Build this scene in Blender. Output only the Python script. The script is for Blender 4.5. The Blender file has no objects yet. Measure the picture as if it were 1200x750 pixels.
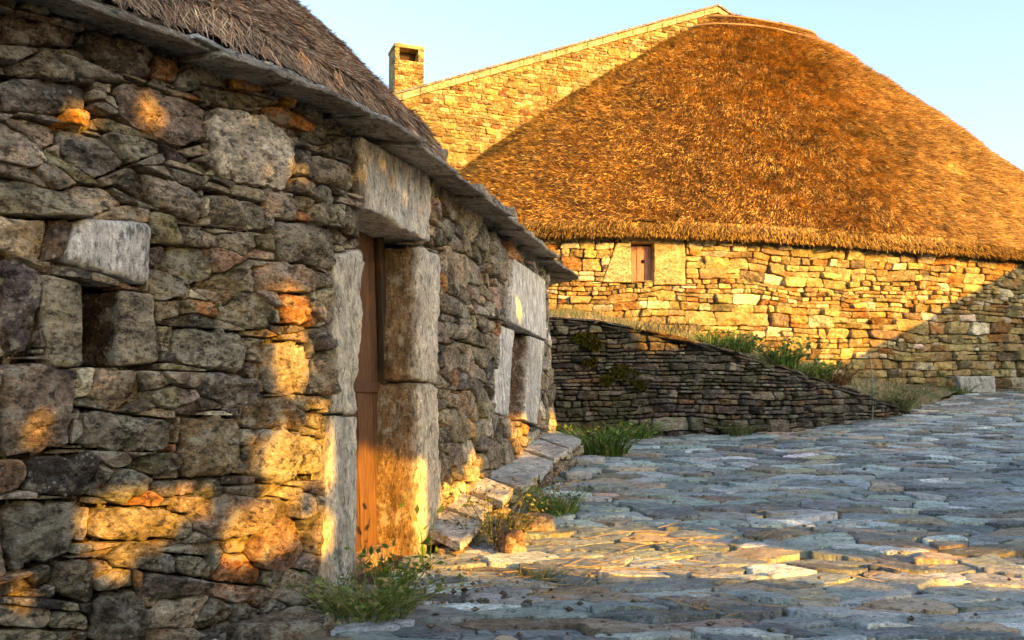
import bpy, math, random
import numpy as np
from mathutils import Matrix
C = bpy.context.scene.collection
S = bpy.context.scene
R = math.radians
# ------------------------------------------------------------------ camera, sky, sun, exposure
ZC, F, CX, CY, HOR = 0.90, 1040.0, 600.0, 375.0, 470.0
TH = math.atan((HOR - CY) / F)
cd = bpy.data.cameras.new('camera'); cam = bpy.data.objects.new('camera', cd); C.objects.link(cam)
cam.location = (0, 0, ZC); cam.rotation_euler = (math.pi / 2 + TH, 0, 0)
cd.sensor_width = 36; cd.lens = 36 * F / 1200; cd.clip_end = 2000; cd.clip_start = 0.05
S.camera = cam
EL, AZ = 14.0, 131.4
sunv = np.array([math.sin(R(AZ)) * math.cos(R(EL)), math.cos(R(AZ)) * math.cos(R(EL)), math.sin(R(EL))])
wd = bpy.data.worlds.new('World'); S.world = wd; wd.use_nodes = True
nt = wd.node_tree
sk = nt.nodes.new('ShaderNodeTexSky'); sk.sky_type = 'NISHITA'; sk.sun_disc = False
sk.sun_elevation = R(EL); sk.sun_rotation = R(AZ); sk.air_density = 1.15; sk.dust_density = 3.5; sk.ozone_density = 1.0
nt.links.new(sk.outputs[0], nt.nodes['Background'].inputs[0])
nt.nodes['Background'].inputs[1].default_value = 0.15
ld = bpy.data.lights.new('sun', 'SUN'); lo = bpy.data.objects.new('sun', ld); C.objects.link(lo)
ld.energy = 4.6; ld.angle = R(0.5); ld.color = (1.0, 0.46, 0.03)
from mathutils import Vector
lo.rotation_euler = Vector(sunv).to_track_quat('Z', 'Y').to_euler(); lo.location = (12, -10, 12)
S.view_settings.view_transform = 'Standard'; S.view_settings.look = 'None'
S.view_settings.gamma = 1; S.view_settings.exposure = 1.88

# ------------------------------------------------------------------ helpers
rng = np.random.default_rng(7); random.seed(7)
_perm = np.random.default_rng(3).random(65536)
def vnoise(P):
    P = np.asarray(P, float); I = np.floor(P).astype(np.int64); f = P - I; f = f * f * (3 - 2 * f)
    def h(i, j, k): return _perm[((i * 73856093) ^ (j * 19349663) ^ (k * 83492791)) & 65535]
    i, j, k = I[..., 0], I[..., 1], I[..., 2]; a, b, c = f[..., 0], f[..., 1], f[..., 2]
    r = 0
    for di in (0, 1):
        for dj in (0, 1):
            for dk in (0, 1):
                r = r + h(i + di, j + dj, k + dk) * (a if di else 1 - a) * (b if dj else 1 - b) * (c if dk else 1 - c)
    return r * 2 - 1
def fbm(P, oct=4, gain=.5):
    P = np.asarray(P, float); r = 0; a = 1
    for o in range(oct):
        r = r + a * vnoise(P + 17.3 * o); P = P * 2.03; a *= gain
    return r
def p3(x, y, z=0.0):
    x, y, z = np.broadcast_arrays(np.asarray(x, float), np.asarray(y, float), np.asarray(z, float))
    return np.stack([x, y, z], -1)

def thing(name, label, cat, loc=(0, 0, 0), group=None):
    o = bpy.data.objects.new(name, None); C.objects.link(o); o.location = loc; o.empty_display_size = .2
    o['label'] = label; o['category'] = cat
    if group: o['group'] = group
    return o
def tag(o, label, cat, group=None):
    o['label'] = label; o['category'] = cat
    if group: o['group'] = group
    return o
def mesh(name, V, Fs, mat, parent=None, col=None, smooth=True, loc=None):
    """V (N,3) world coordinates, Fs list of index arrays (n,3) or (n,4), col (N,3)."""
    V = np.asarray(V, np.float32).reshape(-1, 3)
    if parent is not None: off = np.array(_wloc(parent), np.float32)
    elif loc is not None: off = np.array(loc, np.float32)
    else: off = np.zeros(3, np.float32)
    m = bpy.data.meshes.new(name)
    if not isinstance(Fs, (list, tuple)): Fs = [Fs]
    Fs = [np.asarray(f, np.int32) for f in Fs if len(f)]
    nl = sum(f.size for f in Fs); npoly = sum(len(f) for f in Fs)
    m.vertices.add(len(V)); m.vertices.foreach_set('co', (V - off).ravel())
    m.loops.add(nl); m.polygons.add(npoly)
    m.loops.foreach_set('vertex_index', np.concatenate([f.ravel() for f in Fs]))
    tot = np.concatenate([np.full(len(f), f.shape[1], np.int32) for f in Fs])
    m.polygons.foreach_set('loop_start', np.concatenate([[0], np.cumsum(tot)[:-1]]).astype(np.int32))
    try: m.polygons.foreach_set('loop_total', tot)
    except Exception: pass
    m.update(calc_edges=True); m.validate()
    m.polygons.foreach_set('use_smooth', np.full(len(m.polygons), smooth))
    if col is not None:
        at = m.color_attributes.new('Col', 'FLOAT_COLOR', 'POINT')
        c4 = np.ones((len(V), 4), np.float32); c4[:, :3] = np.asarray(col, np.float32).reshape(-1, 3)
        at.data.foreach_set('color', c4.ravel())
    m.materials.append(mat)
    o = bpy.data.objects.new(name, m); C.objects.link(o)
    if parent is not None: o.parent = parent
    elif loc is not None: o.location = loc
    return o
def _wloc(o):
    v = np.array(o.location)
    return v + _wloc(o.parent) if o.parent else v
class MB:
    def __init__(s): s.V = []; s.Q = []; s.T = []; s.K = []; s.n = 0
    def add(s, V, Q=None, T=None, col=(1, 1, 1)):
        V = np.asarray(V, float).reshape(-1, 3); s.V.append(V)
        c = np.asarray(col, float); s.K.append(np.broadcast_to(c, (len(V), 3)) if c.ndim < 2 else c.reshape(-1, 3))
        if Q is not None and len(Q): s.Q.append(np.asarray(Q) + s.n)
        if T is not None and len(T): s.T.append(np.asarray(T) + s.n)
        s.n += len(V)
    def build(s, name, mat, parent=None, smooth=True, loc=None):
        Fs = []
        if s.Q: Fs.append(np.concatenate(s.Q))
        if s.T: Fs.append(np.concatenate(s.T))
        return mesh(name, np.concatenate(s.V), Fs, mat, parent, np.concatenate(s.K), smooth, loc)
def gridq(nu, nv):
    i = np.arange(nu - 1)[:, None] * nv + np.arange(nv - 1)[None]
    i = i.ravel(); return np.stack([i, i + nv, i + nv + 1, i + 1], -1)

# pixel of the 1200x750 photograph -> direction from the camera
def ray(px, py):
    u, v = (px - CX) / F, (CY - py) / F
    return np.array([u, math.cos(TH) - math.sin(TH) * v, math.sin(TH) + math.cos(TH) * v])
def at(px, py, Y):
    d = ray(px, py); return np.array([0, 0, ZC]) + d * (Y / d[1])
def atz(px, py, z):
    d = ray(px, py); return np.array([0, 0, ZC]) + d * ((z - ZC) / d[2])
def g(X, Y):
    Y = np.asarray(Y, float)
    return .092 * np.log1p(np.exp((Y - 4.6) * 2.2)) / 2.2 + .012 * vnoise(p3(np.asarray(X, float) * .9, Y * .9))
def gat(px, py):
    d = ray(px, py); lo_, hi = .5, 60
    for _ in range(60):
        m = (lo_ + hi) / 2; p = np.array([0, 0, ZC]) + d * (m / d[1])
        if p[2] > g(p[0], p[1]): lo_ = m
        else: hi = m
    return np.array([0, 0, ZC]) + d * (lo_ / d[1])

class Wall:
    def __init__(s, pts, batter=0., sm=0.):
        p = np.asarray(pts, float); d = np.r_[0, np.cumsum(np.hypot(*np.diff(p, axis=0).T))]
        u = np.arange(0, d[-1], .02); q = np.stack([np.interp(u, d, p[:, 0]), np.interp(u, d, p[:, 1])], 1)
        if sm:
            k = int(sm / .02); w = np.exp(-.5 * (np.arange(-3 * k, 3 * k + 1) / k) ** 2); w /= w.sum()
            q = np.stack([np.convolve(np.r_[2 * c[0] - c[1:3 * k + 1][::-1], c, 2 * c[-1] - c[-3 * k - 1:-1][::-1]], w, 'valid') for c in q.T], 1)
        s.d = np.r_[0, np.cumsum(np.hypot(*np.diff(q, axis=0).T))]; s.p = q; s.L = s.d[-1]
        t = np.gradient(q, axis=0); t /= np.linalg.norm(t, axis=1)[:, None]; s.N = np.stack([t[:, 1], -t[:, 0]], 1); s.b = batter
    def xyz(s, u, v, n):
        u, v, n = np.broadcast_arrays(np.asarray(u, float), np.asarray(v, float), np.asarray(n, float))
        uu = np.clip(u, 0, s.L); ex = u - uu
        P = [np.interp(uu, s.d, s.p[:, i]) for i in (0, 1)]; N = [np.interp(uu, s.d, s.N[:, i]) for i in (0, 1)]
        m = n - s.b * v
        return np.stack([P[0] + N[0] * m - N[1] * ex, P[1] + N[1] * m + N[0] * ex, v], -1)
    def hit(s, px, py, n=0., u0=0, u1=None):
        d = ray(px, py); sel = (s.d >= u0) & (s.d <= (u1 or s.L)); z = 1.
        for _ in range(6):
            P = s.p[sel] + s.N[sel] * (n - s.b * z)
            f = P[:, 0] * d[1] - P[:, 1] * d[0]
            k = np.where((f[:-1] <= 0) & (f[1:] > 0))[0]
            if not len(k): k = [int(np.argmin(abs(f)))]; tt = 0
            else: tt = -f[k[0]] / (f[k[0] + 1] - f[k[0]])
            k = k[0]; k2 = min(k + 1, len(P) - 1)
            Y = P[k, 1] + tt * (P[k2, 1] - P[k, 1]); u = s.d[sel][k] + tt * (s.d[sel][k2] - s.d[sel][k])
            z = ZC + d[2] / d[1] * Y
        return np.array([u, z])
class Ground:
    def xyz(s, u, v, n): return np.stack([u, v, g(u, v) + n], -1)

# ------------------------------------------------------------------ polygons and stones
def area(P):
    x, y = P[:, 0], P[:, 1]; return .5 * np.sum(x * np.roll(y, -1) - y * np.roll(x, -1))
def ccw(P):
    P = np.asarray(P, float); return P if area(P) > 0 else P[::-1]
def clip(P, a, n):
    """part of P where (x-a).n <= 0"""
    d = (P - a) @ n; out = []
    for i in range(len(P)):
        j = (i + 1) % len(P)
        if d[i] <= 0: out.append(P[i])
        if (d[i] < 0 < d[j]) or (d[j] < 0 < d[i]): out.append(P[i] + (P[j] - P[i]) * (d[i] / (d[i] - d[j])))
    return np.array(out) if len(out) > 2 else None
def subtract(P, H):
    """pieces of P outside convex hole H (ccw)"""
    if P[:, 0].max() < H[:, 0].min() or P[:, 0].min() > H[:, 0].max() or P[:, 1].max() < H[:, 1].min() or P[:, 1].min() > H[:, 1].max(): return [P]
    out = []; rest = P
    for i in range(len(H)):
        a, b = H[i], H[(i + 1) % len(H)]; n = np.array([b[1] - a[1], a[0] - b[0]]); n /= np.linalg.norm(n) + 1e-9
        o = clip(rest, a, -n)
        if o is not None and abs(area(o)) > 1e-6: out.append(o)
        rest = clip(rest, a, n)
        if rest is None: return out
    return out
def rubble(u0, u1, v0, v1, hmin, hmax, wmin, wmax, rg, split=.5, warp=(.035, .015), fq=(1.4, 5.), seed=0.):
    """irregular courses of stones, tall blocks partly split into thin layers"""
    cells = []; v = v0
    while v < v1:
        h = hmin + (hmax - hmin) * rg.random() ** 1.6
        u = u0 - rg.random() * .2; tl = 0
        while u < u1:
            w = max(wmin, min(wmax, h * (1.0 + 2.2 * rg.random()))) * (.8 + .4 * rg.random()); tr = (rg.random() - .5) * .28 * h
            if h > 2 * hmin and rg.random() < split:
                k = 2 if h < 3.2 * hmin or rg.random() < .6 else 3
                cut = np.r_[0, np.sort((np.arange(1, k) + (rg.random(k - 1) - .5) * .5) / k), 1]
                for a, b in zip(cut[:-1], cut[1:]):
                    hh = (b - a) * h; nx = 1 if w / hh < 3.6 or rg.random() < .25 else 2
                    cx = np.r_[0, np.sort((np.arange(1, nx) + (rg.random(nx - 1) - .5) * .5) / nx), 1]
                    for c, e in zip(cx[:-1], cx[1:]):
                        def q(s, t): return (u + s * w + ((1 - s) * tl + s * tr) * (2 * t - 1), v + t * h)
                        cells.append([q(c, a), q(e, a), q(e, b), q(c, b)])
            else:
                cells.append([(u - tl, v), (u + w - tr, v), (u + w + tr, v + h), (u + tl, v + h)])
            u += w; tl = tr
        v += h
    out = []
    for c in cells:
        c = np.array(c); P = np.concatenate([c[i] + (np.roll(c, -1, 0)[i] - c[i]) * np.array([[0], [.33], [.67]]) for i in range(4)])
        w1 = sum(a * np.stack([vnoise(p3(P[:, 0] * f, P[:, 1] * f * 1.3, seed)), vnoise(p3(P[:, 0] * f, P[:, 1] * f * 1.3, seed + 9))], 1) for a, f in zip(warp, fq))
        out.append(P + w1 * np.array([.8, 1.0]))
    return out
def scatter_rubble(u0, u1, v0, v1, radii, asp, rg, coarse=1e9, warp=(.03, .012), fq=(2.2, 7.), seed=0.):
    """random rubble: stones of very different sizes wedged together, wider than high (power diagram)"""
    P = np.zeros((0, 2)); Rr = np.zeros(0); A0, A1 = np.array([u0, v0 * asp]), np.array([u1, v1 * asp])
    for r, tries in radii:
        C_ = A0 + (A1 - A0) * rg.random((tries, 2)); rr = r * (.8 + .4 * rg.random(tries))
        for c, q in zip(C_, rr):
            if c[0] > coarse and q < .075: continue
            if len(P) == 0 or (np.hypot(*(P - c).T) > (Rr + q) * .84).all(): P = np.vstack([P, c]); Rr = np.r_[Rr, q]
    out = []
    for i in range(len(P)):
        d = P - P[i]; D2 = (d ** 2).sum(1); nb = np.argsort(D2 - Rr ** 2)[:26]; q = rect(P[i, 0] - .5, P[i, 0] + .5, P[i, 1] - .5, P[i, 1] + .5)
        for j in nb:
            if j == i: continue
            t = .5 + (Rr[i] ** 2 - Rr[j] ** 2) / (2 * D2[j]); q2 = clip(q, P[i] + d[j] * t, d[j] / math.sqrt(D2[j]))
            if q2 is None: break
            q = q2
        q = ccw(q); q = np.concatenate([q[k] + (np.roll(q, -1, 0)[k] - q[k]) * np.array([[0], [.33], [.67]]) for k in range(len(q))]); q[:, 1] /= asp
        w1 = sum(a * np.stack([vnoise(p3(q[:, 0] * f, q[:, 1] * f * 1.3, seed)), vnoise(p3(q[:, 0] * f, q[:, 1] * f * 1.3, seed + 9))], 1) for a, f in zip(warp, fq))
        out.append(q + w1)
    return out
FAC = np.array([1, 1, .975, .9, .76, .56, .32])
def stones(polys, cols, M, rg, gap=.007, bulge=.025, depth=.1, K=32, rough=1., tilt=.12, off=.012, flat=False, mb=None, rnd=.22, fac=FAC, edgew=.012, tb=0.):
    mb = mb or MB(); S_ = len(polys); U = np.zeros((S_, K, 2)); cen = np.zeros((S_, 2)); sz = np.zeros(S_); half = np.zeros((S_, 2))
    for i, P in enumerate(polys):
        c = P.mean(0); e = np.ptp(P, 0); sc = np.maximum(.55, 1 - 2 * gap * (0.6 + rg.random()) / np.maximum(e, 1e-3)); P = c + (P - c) * sc
        for _ in range(2):
            Q = np.roll(P, -1, 0); P = np.stack([P + (Q - P) * rnd, P + (Q - P) * (1 - rnd)], 1).reshape(-1, 2)
        Q = np.vstack([P, P[:1]]); L = np.r_[0, np.cumsum(np.hypot(*np.diff(Q, axis=0).T))]
        t = np.linspace(0, L[-1], K, endpoint=False); U[i] = np.stack([np.interp(t, L, Q[:, 0]), np.interp(t, L, Q[:, 1])], 1)
        cen[i] = U[i].mean(0); half[i] = np.ptp(U[i], 0) / 2; sz[i] = half[i].min()
    sid = rg.random((S_, 1)) * 90
    dirn = U - cen[:, None]
    dn = dirn / (np.linalg.norm(dirn, axis=2, keepdims=True) + 1e-6)
    ew = vnoise(np.stack([U[..., 0] * 26, U[..., 1] * 26, np.broadcast_to(sid, U.shape[:2])], -1)) + .6 * vnoise(np.stack([U[..., 0] * 70, U[..., 1] * 70, np.broadcast_to(sid, U.shape[:2])], -1))
    U = U + dn * (ew * np.minimum(edgew, sz[:, None] * .16))[..., None]
    dirn = U - cen[:, None]
    A = len(fac)
    UV = cen[:, None, None] + dirn[:, None] * fac[None, :, None, None]            # S,A,K,2
    UV = np.concatenate([UV.reshape(S_, A * K, 2), cen[:, None]], 1)              # + centre
    rr = np.concatenate([np.repeat(fac, K), [0.]])[None]
    b = np.minimum(bulge * (.5 + rg.random(S_)), sz * .6)[:, None]
    o = ((rg.random(S_) - .35) * 2 * off)[:, None]
    loc = (UV - cen[:, None]) / (half[:, None] + 1e-6)
    prof = b * (1 - rr ** 6)
    if not flat:                                                                  # chiselled facets
        for k in range(4):
            a = rg.random(S_) * 6.283; sl = .2 + 1.0 * rg.random(S_); c0 = .5 + .6 * rg.random(S_)
            pl = b * (c0[:, None] - sl[:, None] * (loc[..., 0] * np.cos(a)[:, None] + loc[..., 1] * np.sin(a)[:, None]))
            prof = np.minimum(prof, pl)
    tl = (rg.standard_normal((S_, 2)) * tilt) + np.array([0, tb])
    n = o + prof + (UV[..., 0] - cen[:, None, 0]) * tl[:, :1] + (UV[..., 1] - cen[:, None, 1]) * tl[:, 1:]
    q = np.stack([UV[..., 0], UV[..., 1], np.broadcast_to(sid, UV.shape[:2])], -1)
    st = np.array([1., 1.9, 1.]) if not flat else np.array([1., 1.6, 1.])
    n = n + rough * (.010 * vnoise(q * 8 * st) + .008 * (1 - 2 * abs(vnoise(q * 17 * st))) * .7 + .006 * vnoise(q * 45 * st) + .004 * vnoise(q * 95 * st)) * np.minimum(1, sz / .05)[:, None]
    n[:, :K] = -depth
    V = M.xyz(UV[..., 0], UV[..., 1], n)
    k = np.arange(K); k2 = (k + 1) % K
    Q = np.concatenate([np.stack([a * K + k, a * K + k2, (a + 1) * K + k2, (a + 1) * K + k], 1) for a in range(A - 1)])
    T = np.stack([(A - 1) * K + k, (A - 1) * K + k2, np.full(K, A * K)], 1)
    nv = A * K + 1; base = (np.arange(S_) * nv)[:, None, None]
    mb.add(V.reshape(-1, 3), (Q[None] + base).reshape(-1, 4), (T[None] + base).reshape(-1, 3), np.repeat(np.asarray(cols), nv, 0))
    return mb
FACN = np.array([1, 1, .985, .94, .85, .72, .56, .38, .19])
def block(quad, n0, n1, M, col, mb=None, rad=.018, rough=1., nu=16, nv=16, nd=7, seed=0., jit=.006, inner=None):
    """rough hewn block: quad = 4 (u,v) corners ccw, from depth n0 to n1"""
    mb = mb or MB(); q = ccw(np.asarray(quad, float)); k = int(np.argmin(q.sum(1))); q = np.roll(q, -k, 0)
    eu = .5 * (np.linalg.norm(q[1] - q[0]) + np.linalg.norm(q[2] - q[3])) / 2; ev = .5 * (np.linalg.norm(q[3] - q[0]) + np.linalg.norm(q[2] - q[1])) / 2; ed = abs(n1 - n0) / 2
    H = np.array([eu, ev, ed]); r = min(rad, .8 * H.min())
    def ax(h, k):
        e = r / h; return np.unique(np.r_[-1, -1 + e * .3, -1 + e * .65, np.linspace(-1 + e, 1 - e, k), 1 - e * .65, 1 - e * .3, 1])
    A = [ax(eu, nu), ax(ev, nv), ax(ed, nd)]
    for d in range(3):
        a, b = [i for i in range(3) if i != d]
        for sgn in (-1, 1):
            ga, gb = np.meshgrid(A[a], A[b], indexing='ij'); P = np.zeros(ga.shape + (3,)); P[..., a] = ga; P[..., b] = gb; P[..., d] = sgn
            X = P * H; inn = np.clip(X, -(H - r), H - r); dd = X - inn; l = np.linalg.norm(dd, axis=-1, keepdims=True)
            X = inn + dd / np.maximum(l, 1e-9) * np.minimum(l, r); p = X / H
            s, t = (p[..., 0] + 1) / 2, (p[..., 1] + 1) / 2
            uv = ((1 - s) * (1 - t))[..., None] * q[0] + (s * (1 - t))[..., None] * q[1] + (s * t)[..., None] * q[2] + ((1 - s) * t)[..., None] * q[3]
            n = n0 + (p[..., 2] + 1) / 2 * (n1 - n0)
            W = np.stack([uv[..., 0], uv[..., 1], n], -1); Z = W + seed
            ns = [rough * (jit * 1.2 * vnoise(Z * 6 + 31 * i) + jit * .8 * vnoise(Z * 17 + 31 * i) + jit * .55 * vnoise(Z * 42 + 31 * i) + jit * .3 * vnoise(Z * 90 + 31 * i)) for i in range(3)]
            V = M.xyz(W[..., 0] + ns[0], W[..., 1] + ns[1], W[..., 2] + ns[2])
            Qd = gridq(*ga.shape)
            if (sgn > 0) == (d == 1): Qd = Qd[:, ::-1]
            cl = col
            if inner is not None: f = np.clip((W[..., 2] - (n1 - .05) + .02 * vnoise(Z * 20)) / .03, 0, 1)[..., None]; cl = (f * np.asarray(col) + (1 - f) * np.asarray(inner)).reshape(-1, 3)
            mb.add(V.reshape(-1, 3), Qd, col=cl)
    return mb
class Plain:
    def xyz(s, u, v, n): return np.stack(np.broadcast_arrays(u, v, n), -1)
class Frame:
    """local frame: origin o, axes a, b, c"""
    def __init__(s, o, a, b, c): s.o, s.a, s.b, s.c = [np.asarray(x, float) for x in (o, a, b, c)]
    def xyz(s, u, v, n):
        u, v, n = np.broadcast_arrays(u, v, n); return s.o + u[..., None] * s.a + v[..., None] * s.b + n[..., None] * s.c
def rect(u0, u1, v0, v1): return np.array([(u0, v0), (u1, v0), (u1, v1), (u0, v1)], float)

# ------------------------------------------------------------------ materials
def nm(name):
    m = bpy.data.materials.new(name); m.use_nodes = True; t = m.node_tree; b = t.nodes['Principled BSDF']
    return m, t, b
class N:
    def __init__(s, t): s.t = t
    def n(s, ty, **k):
        x = s.t.nodes.new(ty)
        for a, v in k.items(): setattr(x, a, v)
        return x
    def l(s, a, b): s.t.links.new(a, b)
    def noise(s, vec, scale, detail=5, rough=.6, dist=0.):
        x = s.n('ShaderNodeTexNoise'); x.inputs['Scale'].default_value = scale; x.inputs['Detail'].default_value = detail
        x.inputs['Roughness'].default_value = rough; x.inputs['Distortion'].default_value = dist; s.l(vec, x.inputs['Vector']); return x.outputs['Fac']
    def ramp(s, f, p0, c0, p1, c1):
        x = s.n('ShaderNodeMapRange'); x.inputs[1].default_value = p0; x.inputs[2].default_value = p1; x.inputs[3].default_value = c0; x.inputs[4].default_value = c1
        s.l(f, x.inputs[0]); return x.outputs[0]
    def math(s, op, a, b):
        x = s.n('ShaderNodeMath', operation=op)
        for i, v in enumerate((a, b)):
            if isinstance(v, (int, float)): x.inputs[i].default_value = v
            else: s.l(v, x.inputs[i])
        return x.outputs[0]
    def mix(s, f, a, b, mode='MIX'):
        x = s.n('ShaderNodeMix', data_type='RGBA', blend_type=mode)
        for i, v in ((0, f), (6, a), (7, b)):
            if isinstance(v, (int, float)): x.inputs[i].default_value = v
            elif isinstance(v, tuple): x.inputs[i].default_value = v + (1,)
            else: s.l(v, x.inputs[i])
        return x.outputs[2]
    def scale(s, c, f):
        x = s.n('ShaderNodeVectorMath', operation='SCALE'); s.l(c, x.inputs[0])
        if isinstance(f, (int, float)): x.inputs[3].default_value = f
        else: s.l(f, x.inputs[3])
        return x.outputs[0]
    def mapping(s, v, sc):
        x = s.n('ShaderNodeMapping'); x.inputs['Scale'].default_value = sc; s.l(v, x.inputs[0]); return x.outputs[0]
def stone_mat(name, fs=1., lichen=.5, pale=(.42, .41, .35), ochre=.35, ochre_c=(.34, .16, .04), moss=0., bump=.55, rough=.85, contrast=1., spec=.3, stretch=(1, 1, 1.6), layer=0., bd=.03):
    m, t, b = nm(name); k = N(t)
    co = k.n('ShaderNodeTexCoord').outputs['Object']; at_ = k.n('ShaderNodeAttribute', attribute_name='Col').outputs['Color']
    cs = k.mapping(co, stretch)
    n1 = k.noise(cs, 7 * fs, 8, .68); n2 = k.noise(cs, 34 * fs, 6, .7); n3 = k.noise(co, 130 * fs, 3, .7)
    c = k.scale(at_, k.ramp(n1, .3, 1 - .55 * contrast, .7, 1 + .5 * contrast))
    c = k.scale(c, k.ramp(n2, .3, 1 - .5 * contrast, .7, 1 + .42 * contrast))
    no = k.noise(co, 2.6 * fs, 5, .6)
    c = k.mix(k.math('MULTIPLY', k.ramp(no, .55, 0, .68, ochre), k.ramp(n2, .35, .3, .6, 1)), c, ochre_c)
    nl = k.noise(co, 11 * fs, 7, .72); nl2 = k.noise(co, 3.1 * fs + 1, 3, .5)
    lm = k.math('MULTIPLY', k.ramp(nl, .52, 0, .57, 1), k.ramp(nl2, .38, 0, .56, lichen))
    c = k.mix(lm, c, pale)
    vo = k.n('ShaderNodeTexVoronoi'); vo.inputs['Scale'].default_value = 38 * fs; k.l(co, vo.inputs['Vector'])
    sp = k.math('MULTIPLY', k.ramp(vo.outputs['Distance'], .2, 1, .3, 0), k.ramp(n1, .45, 0, .52, lichen))
    c = k.mix(sp, c, pale)
    nd = k.noise(cs, 15 * fs + 2, 6, .75); c = k.mix(k.ramp(nd, .40, .8 * min(contrast, 1.), .46, 0), c, k.scale(c, .28))
    pit = k.math('MULTIPLY', k.ramp(n3, .54, 0, .62, .85), k.ramp(nl, .4, 1, .62, .25))
    c = k.mix(pit, c, k.scale(c, .3))
    if moss:
        ms = k.noise(co, 1.9, 6, .65); c = k.mix(k.math('MULTIPLY', k.ramp(ms, .5, 0, .62, moss), k.ramp(n2, .35, .4, .6, 1)), c, (.075, .085, .02))
    k.l(c, b.inputs['Base Color']); b.inputs['Roughness'].default_value = rough; b.inputs['Specular IOR Level'].default_value = spec
    hgt = k.math('ADD', k.math('MULTIPLY', n1, 1.0), k.math('ADD', k.math('MULTIPLY', n2, .7), k.math('MULTIPLY', n3, .28)))
    if layer:
        nn = k.noise(cs, 4.5 * fs, 5, .62, .4); sn = k.n('ShaderNodeMath', operation='SNAP'); k.l(nn, sn.inputs[0]); sn.inputs[1].default_value = .055
        hgt = k.math('ADD', hgt, k.math('MULTIPLY', k.math('ADD', k.math('MULTIPLY', sn.outputs[0], .75), k.math('MULTIPLY', nn, .25)), layer))
    bp = k.n('ShaderNodeBump'); bp.inputs['Strength'].default_value = bump; bp.inputs['Distance'].default_value = bd / fs; k.l(hgt, bp.inputs['Height']); k.l(bp.outputs[0], b.inputs['Normal'])
    return m
def attr_mat(name, rough=.8, spec=.2, sc=40., var=.3, trans=0., bump=0., stretch=(1, 1, 1)):
    m, t, b = nm(name); k = N(t)
    co = k.mapping(k.n('ShaderNodeTexCoord').outputs['Object'], stretch); at_ = k.n('ShaderNodeAttribute', attribute_name='Col').outputs['Color']
    n1 = k.noise(co, sc, 5, .65); c = k.scale(at_, k.ramp(n1, .3, 1 - var, .7, 1 + var))
    k.l(c, b.inputs['Base Color']); b.inputs['Roughness'].default_value = rough; b.inputs['Specular IOR Level'].default_value = spec
    if bump:
        bp = k.n('ShaderNodeBump'); bp.inputs['Strength'].default_value = bump; bp.inputs['Distance'].default_value = .02; k.l(n1, bp.inputs['Height']); k.l(bp.outputs[0], b.inputs['Normal'])
    if trans:
        tr = k.n('ShaderNodeBsdfTranslucent'); k.l(c, tr.inputs['Color']); mx = k.n('ShaderNodeMixShader'); mx.inputs[0].default_value = trans
        k.l(b.outputs[0], mx.inputs[1]); k.l(tr.outputs[0], mx.inputs[2]); k.l(mx.outputs[0], t.nodes['Material Output'].inputs['Surface'])
    return m
M_RUB = stone_mat('rubble_stone', 1., .8, pale=(.46, .44, .36), bump=1., ochre=.45, contrast=1.45, layer=1.2, bd=.035)
M_DRESS = stone_mat('dressed_granite', 1.3, .5, pale=(.6, .57, .5), ochre=.3, ochre_c=(.34, .2, .09), bump=.8, stretch=(1.6, 1.6, .6), contrast=1.1)
M_WARM = stone_mat('ochre_rubble', .8, .3, pale=(.62, .56, .4), ochre=.5, ochre_c=(.42, .2, .04), bump=.8, contrast=1., layer=1.)
M_GABLE = stone_mat('gable_rubble', .45, .3, pale=(.6, .5, .3), ochre=.55, ochre_c=(.42, .19, .03), bump=.8, contrast=1.)
M_DARK = stone_mat('dark_dry_stone', 1., .5, pale=(.28, .27, .22), ochre=.25, moss=.6, bump=1., stretch=(1, 1, 2.8), contrast=1.3, layer=1.2)
M_SLATE = stone_mat('slate', 1., .6, pale=(.45, .45, .42), ochre=.35, ochre_c=(.24, .13, .05), bump=.8, rough=.6, spec=.45, stretch=(1, 1, 3), contrast=1.2)
M_PAVE = stone_mat('paving_slate', 1., .5, pale=(.40, .42, .42), ochre=.5, ochre_c=(.22, .15, .08), bump=.5, rough=.5, spec=.5, stretch=(1, 1.9, 1), contrast=.85, layer=1.8, bd=.04)
M_EARTH = attr_mat('earth', .95, .1, 25, .5, bump=.8)
M_THATCH = attr_mat('thatch_straw', .75, .25, 60, .35)
M_WOOD = attr_mat('weathered_wood', .7, .3, 14, .45, bump=.35, stretch=(6, 6, .5))
M_LEAF = attr_mat('leaf', .55, .3, 20, .25, trans=.3)
M_STRAW = attr_mat('dry_straw', .6, .3, 30, .2, trans=.15)
M_MOSS = attr_mat('moss', .95, .1, 90, .5, bump=1.)
M_BLACK = attr_mat('opening_dark', .95, .05, 20, .3)  # near-black colour stands in for the unlit depth of openings

def pal(rg, n, table):
    w = np.array([t[0] for t in table], float); i = rg.choice(len(table), n, p=w / w.sum()); c = np.array([t[1] for t in table])[i]
    return c * (1 + .28 * rg.standard_normal((n, 1)).clip(-1.6, 1.6)) * (1 + .04 * rg.standard_normal((n, 3)))
RUB = [(5, (.32, .26, .175)), (4, (.24, .20, .145)), (3, (.40, .34, .245)), (2, (.29, .24, .14)), (1.2, (.38, .25, .15)), (1.5, (.50, .45, .35)), (.7, (.40, .20, .075)), (2, (.15, .13, .11))]

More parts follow.
